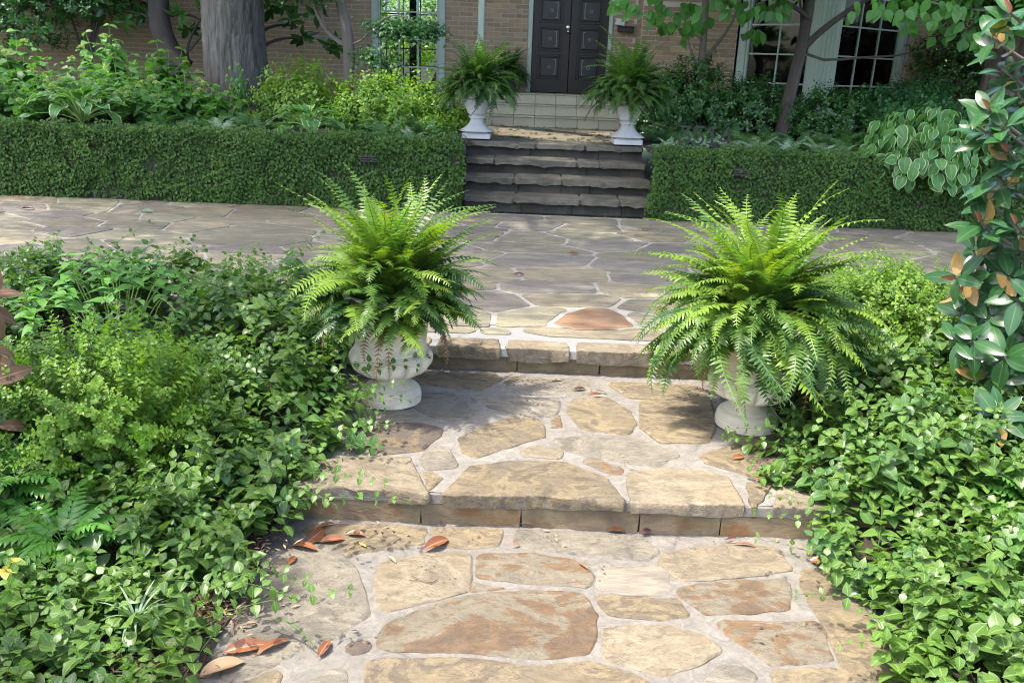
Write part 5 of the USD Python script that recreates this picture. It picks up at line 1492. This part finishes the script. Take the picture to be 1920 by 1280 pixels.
for q in range(3):
    out = []
    for k in range(10):
        az = k * 2.4; e = RM.uniform(-.2, .9)
        d = np.array([math.cos(az) * math.cos(e), math.sin(az) * math.cos(e), math.sin(e)])
        out.append(xf(leaf(.16, .066, .85, .75, 5, .5, .2), frame(d, (0, 0, 1) + RM.normal(0, .2, 3)), -np.array([0, 0, .01 * k])))
    WC.append(cat(out))
pl = []
while len(pl) < 210:
    z = RM.uniform(.6, 3.9)
    R_m = .75 * (1 - max(0, z - 2.2) / 2.2)
    a = RM.uniform(0, 6.28)
    rr_ = R_m * RM.uniform(.5, 1)
    p = np.array([2.85 + rr_ * math.cos(a), 4.05 + rr_ * math.sin(a), z])
    if p[0] / p[1] < .62 and z < 2.4:
        continue
    pl.append((p, tilt_frame((math.cos(a) * .8, math.sin(a) * .8, .7), a), RM.uniform(.8, 1.1), RM.integers(3)))
scatter(mg, 'crown', WC, 'magnolia_leaf', pl)

# magnolia whose branch tips reach in at the left edge; its crown shades the left bed
ml = thing('magnolia_tree', 'magnolia branch tips with brown undersides entering at the left edge', 'tree')
trunk = curve([(-3.1, 3.3, .1), (-3.05, 3.3, 1.5), (-3.1, 3.3, 3.0), (-3.05, 3.25, 4.6)], 30)
add(ml, 'trunk', tube(trunk, np.linspace(.09, .03, 30), 14, ridged(30, .06, 4, 4, .2)), 'smooth_bark', True)
for (u, v, y, n) in ((-25, 560, 3.15, 6), (-30, 655, 3.05, 8), (-30, 720, 3.0, 6), (-10, 800, 2.95, 4)):
    p = aty(u, v, y)
    q = trunk[np.argmin(np.abs(trunk[:, 2] - p[2] - .15))]
    add(ml, 'branch', tube(curve([q, q * .5 + p * .5 + np.array([0, 0, .08]), p], 10), np.linspace(.016, .006, 10), 6), 'smooth_bark', True)
    whorl(ml, p, (.8, -.35, .45), n, .16, RM, (-.1, .7), 'magnolia_under', W=.40)
pl = []
while len(pl) < 250:
    d = random_dir(RM)
    p = np.array([-3.35, 2.9, 3.7]) + d * np.array([1.9, 2.2, 1.3]) * RM.uniform() ** .4
    if p[2] < 2.3:
        continue
    s = shadow_at(p, .3)
    if np.hypot(s[0] + 1.8, s[1] - 3.3) < .55 and RM.uniform() < .75:
        continue
    if np.hypot(s[0] + 2.2, s[1] - 4.4) < .5 and RM.uniform() < .6:
        continue
    if s[0] > -.75 or (s[0] > -1.1 and RM.uniform() < .45) or (s[1] < 2.75 and s[0] > -1.6 and RM.uniform() < .6):
        continue
    pl.append((p, tilt_frame((d[0], d[1], .8), RM.uniform(0, 6.28)), RM.uniform(.9, 1.25), RM.integers(3)))
scatter(ml, 'crown', WC, 'magnolia_leaf', pl)

# dark magnolia against the house left of the oak
md = thing('magnolia_tree', 'dark magnolia with drooping leaf clusters between the brick wall and the oak', 'tree')
tp = [aty(u, v, 12.9) for u, v in ((345, 130), (318, 95), (300, 45), (298, -10), (300, -90))]
add(md, 'trunk', tube(curve(tp, 24), np.linspace(.17, .12, 24), 14, ridged(24, .07, 8, 4, .2)), 'dark_bark', True)
for pts in (((355, 120), (352, 90), (365, 55), (385, 25)), ((355, 95), (375, 70), (400, 40)), ((495, 87), (520, 75), (560, 70), (600, 60)), ((490, 60), (520, 48), (560, 52)), ((300, 40), (260, 25), (215, 20)), ((300, 10), (240, -5), (150, 8)), ((320, 30), (350, 28), (380, 40))):
    P = curve([aty(u, v, 13.0) for u, v in pts], 10)
    add(md, 'branch', tube(P, np.linspace(.025, .010, 10), 7), 'dark_bark', True)
for (u, v, n) in ((270, 30, 8), (335, 28, 9), (355, 55, 6), (235, 40, 7), (505, 20, 8), (530, 12, 7), (548, 40, 9), (567, 72, 9), (590, 30, 8), (618, 85, 9), (632, 92, 8), (600, 12, 7), (215, 10, 8), (160, 12, 8), (120, 30, 7), (180, 35, 6), (375, 20, 7)):
    whorl(md, aty(u, v, 12.95 + RM.uniform(-.15, .1)), (RM.normal(0, .4), -.5, -.35), n, .21, RM, (-.2, .75), 'camellia_leaf', .36)
pl = []
for _ in range(260):
    p = np.array([RM.uniform(-8.2, -2.9), RM.uniform(12.5, 13.5), RM.uniform(2.75, 4.4)])
    pl.append((p, tilt_frame((RM.normal(0, .4), -.3, .6), RM.uniform(0, 6.28)), RM.uniform(1., 1.4), RM.integers(3)))
scatter(md, 'crown', WC, 'camellia_leaf', pl)

# dogwoods right of the steps
DW = [sprig(RT_, L=.2, nodes=3, lf=(.15, .09, .7, .95), lean=.2, bend=.8, pitch=-.25, nu=5, start=.3, shrink=.2) for _ in range(5)]


def dogwood(label, loc, trunk_pts, r0, branches, leaves, crowns, mat='smooth_bark'):
    t = thing('dogwood_tree', label, 'tree', loc)
    P = curve(trunk_pts, 36)
    add(t, 'trunk', tube(P, np.linspace(r0, r0 * .62, 36), 20, ridged(36, .06, 6, 5, .2)), mat, True)
    for pts, rb0 in branches:
        add(t, 'branch', tube(curve(pts, 12), np.linspace(rb0, rb0 * .4, 12), 8), mat, True)
    for q in leaves:
        q = np.asarray(q) - loc
        for k in range(int(RT_.integers(4, 7))):
            a = RT_.uniform(0, 6.28)
            d = np.array([math.cos(a) * .55, math.sin(a) * .55 - .1, -.75 + RT_.normal(0, .2)])
            l = RT_.uniform(.12, .175)
            add(t, 'leaf', xf(leaf(l, l * .62, .72, .9, 6, RT_.uniform(.2, .6), .18, .02), frame(d, (-math.cos(a) * .2, -1, .6) + RT_.normal(0, .2, 3)), q + RT_.normal(0, .04, 3)), 'dogwood_leaf', True)
    pl = []
    for (x, y, z, ax, ay, az_, n) in crowns:
        for _ in range(n):
            d = random_dir(RT_) * RT_.uniform() ** .4
            c = np.array([x + d[0] * ax, y + d[1] * ay, z + d[2] * az_])
            if RT_.uniform() > lit(c):
                continue
            pl.append((c - np.array(loc), tilt_frame((RT_.normal(0, .3), RT_.normal(0, .3) - .2, 1), RT_.uniform(0, 6.28)), RT_.uniform(.8, 1.2), RT_.integers(5)))
    scatter(t, 'crown', DW, 'dogwood_leaf', pl)
    return t


lv = [aty(u, v, 11.2 + RT_.uniform(-.3, .3)) for u, v in [(1165, 0), (1195, 12), (1215, 18), (1240, 10), (1262, 25), (1290, 8), (1310, 20), (1335, 5), (1360, 12), (1395, 28), (1385, 5), (1410, 18), (1430, 10), (1450, 22), (1475, 12), (1260, 38), (1298, 42), (1318, 38), (1455, 2), (1365, -5), (1230, -5), (1150, 5)]]
dogwood('leaning dogwood with a reddish grey trunk in front of the bay window', (3.38, 11.5, 0), [(-.06, 0, .95), (-.02, 0, 1.5), (.05, 0, 2.1), (.08, 0, 2.6), (.1, 0, 3.3)], .088,
        [([(.08, 0, 2.15), (.35, -.1, 2.45), (.75, -.15, 2.75), (1.3, -.3, 3.1)], .045), ([(.05, 0, 2.0), (.03, 0, 2.3), (-.05, -.05, 2.7), (-.3, -.1, 3.2)], .02), ([(.14, 0, 2.08), (.35, -.05, 2.02), (.75, -.1, 2.06), (1.2, -.1, 2.1), (1.9, -.1, 2.28), (2.5, -.1, 2.3)], .018),
         ([(.1, -.05, 2.5), (-.5, -.2, 2.75), (-1.3, -.3, 2.8)], .03)], lv,
        [(3.2, 11.3, 3.6, 2.2, 1.5, .8, 330), (2.3, 11.0, 2.85, 1.2, .5, .2, 130)], 'dogwood_bark')
lv = [aty(u, v, 12.0 + RT_.uniform(-.2, .2)) for u, v in [(1250, 50), (1280, 62), (1295, 45), (1400, 58), (1420, 62), (1225, 30)]]
dogwood('small forked dogwood against the pale brick wing', (2.34, 12.25, 0), [(.06, 0, 1.0), (.02, 0, 1.6), (.0, 0, 2.05), (-.02, 0, 2.5), (-.05, 0, 3.2)], .062,
        [([(.05, 0, 1.75), (-.1, -.05, 1.95), (-.25, -.1, 2.25), (-.3, -.1, 2.6)], .022), ([(.02, 0, 1.95), (.15, -.05, 2.15), (.3, -.1, 2.4), (.4, -.1, 2.8)], .028), ([(.01, 0, 2.1), (-.08, -.05, 2.25), (-.2, -.05, 2.3)], .012)], lv,
        [(2.2, 12.1, 3.4, 1.3, .8, .6, 90)])
lv = [aty(u, v, 10.6 + RT_.uniform(-.4, .4)) for u, v in [(1605, 15), (1650, 8), (1690, 25), (1720, 20), (1705, 45), (1745, 35), (1770, 20), (1790, 12), (1800, 45), (1765, 60), (1810, 62), (1830, 50), (1850, 65), (1845, 30), (1730, 5), (1680, 5), (1640, 28), (1835, 80), (1815, 78), (1870, 50), (1895, 70), (1780, 5), (1875, 20)]]
dogwood('leafy dogwood boughs hanging at the top right before the cedar', (6.9, 10.8, 0), [(.4, 0, .95), (.3, 0, 1.8), (.1, 0, 2.8), (-.2, 0, 3.4)], .07,
        [([(.2, 0, 2.3), (-.5, 0, 2.6), (-1.5, -.1, 2.62), (-2.5, -.1, 2.75)], .03), ([(.1, 0, 2.6), (-.8, -.2, 2.95), (-2.0, -.3, 2.9)], .025)], lv,
        [(5.6, 10.8, 3.4, 1.8, 1.2, .6, 170), (5.2, 11.0, 2.72, 1.1, .5, .26, 190), (6.1, 10.6, 2.5, .6, .4, .3, 70)])

cd = thing('cedar_tree', 'old cedar with a thick stringy fluted trunk at the right edge', 'tree', (6.42, 12.0, 0))
P = curve([(0, 0, .8), (.03, 0, 1.6), (.08, 0, 2.6), (.12, 0, 4.0)], 50)
add(cd, 'trunk', tube(P, np.interp(P[:, 2], [.8, 1.2, 2, 4], [.52, .42, .38, .34]), 96, ridged(50, .16, 7, 13, .03)), 'cedar_bark', True)
add(cd, 'limb', tube(curve([(.25, -.2, 1.7), (.4, -.3, 2.2), (.6, -.3, 3.0)], 12), np.linspace(.16, .1, 12), 16, ridged(12, .12, 4, 8, .03)), 'cedar_bark', True)
pl = []
for _ in range(260):
    d = random_dir(RT_) * RT_.uniform() ** .4
    c = np.array([.2 + 2.0 * d[0], 1.8 * d[1], 5.6 + 1.8 * d[2]])
    pl.append((c, tilt_frame((RT_.normal(0, .3), RT_.normal(0, .3), 1), RT_.uniform(0, 6.28)), RT_.uniform(1, 1.4), RT_.integers(5)))
scatter(cd, 'crown', OC, 'maple_leaf', pl)

# ================================================================== FALLEN LEAVES
RD = np.random.default_rng(121)


def fallen(label, u, v, z, L, az, mat='dead_leaf', name='fallen_leaf', curl=.5, fold=.5, roll=0., lift=.006, W=.38):
    p = atz(u, v, z)
    t = thing(name, label, 'leaf', (p[0], p[1], z + lift), az)
    m = leaf(L, L * W, .85, .75, 9, curl, fold, .02, 2, pitch=curl * .5)
    m = xf(m, Rotation.from_euler('x', roll).as_matrix())
    v_ = m[0].copy(); v_[:, 2] -= v_[:, 2].min()
    add(t, 'blade', (v_, m[1], m[2]), mat, True)
    add(t, 'stalk', tube([(-L * .16, .004, .004 + v_[0, 2]), (0, 0, v_[len(v_) // 20 * 2, 2])], .0014, 4), mat)


fallen('large curled tan magnolia leaf lying on the sunlit lower path', 795, 1032, 0, .125, .75, fold=.7, roll=.4)
fallen('small rusty leaf left of the large curled leaf on the lower path', 650, 1003, 0, .08, -.1, fold=.6)
fallen('upright rusty leaf in the pile at the left foot of the first step', 572, 1022, 0, .13, 1.2, fold=.6, roll=.9, curl=.9)
fallen('flat brown leaf in the pile at the left foot of the first step', 545, 1025, 0, .12, -.25, roll=-.2)
fallen('pinkish brown leaf on the right of the pile at the first step', 600, 1018, 0, .10, .35, roll=.3)
fallen('dark orange leaf leaning at the back of the pile at the first step', 590, 1000, 0, .10, .9, roll=-.7, fold=.7)
fallen('small orange leaf half under the vine in front of the pile', 540, 1060, 0, .06, 1.3, roll=.4)
fallen('rusty oval leaf lying flat on the mortar joint at the bottom left', 598, 1232, 0, .085, 1.35, fold=.2, curl=.3)
fallen('slim rusty leaf at the bed edge near the bottom', 482, 1228, 0, .12, .75, W=.28)
fallen('dark brown leaf under the vine near the bottom', 420, 1225, 0, .15, .35, roll=.4, W=.32)
fallen('big pale tan leaf half buried in the bed corner at the bottom', 375, 1268, 0, .14, .55, 'dead_pale', roll=.2)
fallen('olive and orange leaf in the shade below the first step edge', 1140, 996, 0, .075, -.05, 'dead_leaf')
fallen('dark shrivelled leaf in the shade below the first step edge', 1202, 1003, 0, .06, .6, 'dead_dark', fold=.8)
fallen('pale dry leaf tucked against the riser of the first step', 975, 985, 0, .06, 0, 'dead_pale', fold=.7)
fallen('thin pale dry leaf on the cream path stone', 728, 1045, 0, .06, -.9, 'dead_pale', fold=.8, W=.25)
fallen('tiny yellow leaf on the left of the lower path', 675, 1022, 0, .035, -.6, 'yellow_leaf')
fallen('tiny orange leaf scrap beside the mortar joint on the lower path', 960, 1024, 0, .03, .2)
fallen('slim orange leaf on the rusty path stone', 1086, 1058, 0, .05, -.9, W=.3)
fallen('long dry stalk of leaf on the right sunlit path stone', 1368, 1020, 0, .11, -.2, 'dead_leaf', fold=.9, W=.15)
fallen('dark crumpled leaf left of the long dry stalk', 1362, 1014, 0, .05, .3, 'dead_dark', fold=.9)
fallen('large bright orange leaf under the right vine beside the path', 1518, 1052, 0, .14, -.4, fold=.3, roll=.3)
fallen('second orange leaf with pale underside under the right vine', 1520, 1040, 0, .11, .3, fold=.4, roll=-.5)
fallen('rusty curled leaf with dark shadow on the right of the landing', 1372, 862, ZL, .07, .4, fold=.6, roll=.5)
fallen('bright rusty leaf curled up near the front edge of the landing', 1415, 900, ZL, .115, .25, fold=.7, roll=.4)
fallen('maroon shrivelled leaf at the back of the landing', 1075, 733, ZL, .075, .3, 'dead_dark', fold=.8)
fallen('reddish split leaf beside the maroon one on the landing', 1105, 744, ZL, .075, .35, 'dead_leaf', fold=.8)
fallen('dark twig-like leaf right of the reddish split leaf', 1118, 734, ZL, .07, -.5, 'dead_dark', fold=.9, W=.2)
fallen('small pinkish leaf flat at the back of the landing', 1036, 714, ZL, .055, 0, 'dead_pale')
fallen('brown leaf between the right urn foot and the vine', 1430, 812, ZL, .10, -.2, 'dead_dark')
fallen('red and green leaf in the middle of the driveway', 1064, 477, ZD, .10, .1, fold=.6)
fallen('orange leaf on the driveway near the stair foot', 1200, 432, ZD, .10, -.3, fold=.4)
fallen('grey curled leaf on the driveway left of the centre', 928, 444, ZD, .09, -.4, 'dead_pale', fold=.7)
fallen('thin brown leaf on the driveway below the left fern tips', 962, 516, ZD, .09, .05, 'dead_dark', fold=.6)
fallen('pale pink leaf on the driveway right of the right fern', 1664, 510, ZD, .12, .15, 'dead_pale', fold=.5)
fallen('green leafy sprig dropped on the driveway before the left ivy wall', 262, 398, ZD, .14, .1, 'painted_fern', fold=.6)
fallen('brown leaf at the foot of the left ivy wall', 330, 374, ZD, .10, .2, fold=.4)
fallen('tan leaf at the left end of the left ivy wall foot', 22, 366, ZD, .13, .1, fold=.4)
fallen('dark leaf on the driveway at the far left', 40, 393, ZD, .14, .05, 'dead_dark', fold=.6)
fallen('orange tan leaf on top of the left ivy wall', 492, 252, 1.03, .14, .1, fold=.4)
fallen('cone shaped brown leaf standing on the upper path', 1118, 258, .965, .12, .8, 'dead_leaf', fold=.8, roll=.6)
fallen('pale leaf against the porch steps on the upper path', 1130, 240, .965, .13, .4, 'dead_pale', fold=.6, roll=.5)
t = thing('fallen_twig', 'small forked dark twig lying on the cream path stone', 'twig', tuple(atz(785, 1088, .004)), .0)
add(t, 'stem', tube(curve([(-.03, .02, .004), (0, 0, .008), (.03, -.012, .004), (.07, .004, .006)], 10), .0016, 5), 'dead_dark')
add(t, 'fork', tube(curve([(0, 0, .008), (-.015, -.006, .004), (-.035, -.004, .004)], 6), .0013, 5), 'dead_dark')
DB = [cat([xf(leaf(RD.uniform(.012, .03), .007, .7, .7, 2, .5, .4), frame(random_dir(RD) * [1, 1, .2]), (RD.normal(0, .03), RD.normal(0, .012), .003)) for _ in range(4)]) for _ in range(4)]
pl = []
for (x0, x1, y0, y1, z, n) in ((-.85, 1.25, 3.06, 3.15, .003, 34), (-.7, 1.2, 4.45, 4.63, ZL + .003, 26), (-.6, 1.3, 9.05, 9.22, ZD + .003, 26), (-4, 5, 5.6, 9.0, ZD + .003, 60), (-.9, 1.2, 2.2, 3.0, .003, 22), (-.6, 1.2, 3.3, 4.4, ZL + .003, 20), (-.6, 1.3, 9.7, 9.72, .63 + .005, 10), (-6, -.8, 8.95, 9.08, ZD + .003, 60), (1.5, 5, 8.95, 9.08, ZD + .003, 30)):
    for _ in range(n if y0 > 5 else n // 3):
        pl.append(((RD.uniform(x0, x1), RD.uniform(y0, y1), z), rz(RD.uniform(0, 6.28)), RD.uniform(.6, 1.4), RD.integers(4)))
scatter(None, 'leaf_litter', DB, ['dead_dark', 'dead_leaf', 'dead_pale', 'mulch'], pl, 'tiny dry leaf crumbs and twig bits scattered over the paving', 'leaf litter')
# mulch litter in the left bed
ML = [cat([xf(leaf(RD.uniform(.02, .05), .01, .6, .5, 2, .3, .2), frame(random_dir(RD) * [1, 1, .25]), (RD.normal(0, .05), RD.normal(0, .05), .006)) for _ in range(14)]) for _ in range(3)]
pl = [((x, y, float(zsl(x, y)) + .01), rz(RD.uniform(0, 6.28)), 1., RD.integers(3)) for x, y in zip(RD.uniform(-1.6, -.93, 260), RD.uniform(1.9, 3.1, 260))]
scatter(None, 'bark_mulch', ML, ['dead_pale', 'dead_dark', 'mulch'], pl, 'bark mulch and leaf litter on the soil beside the lower path', 'mulch')
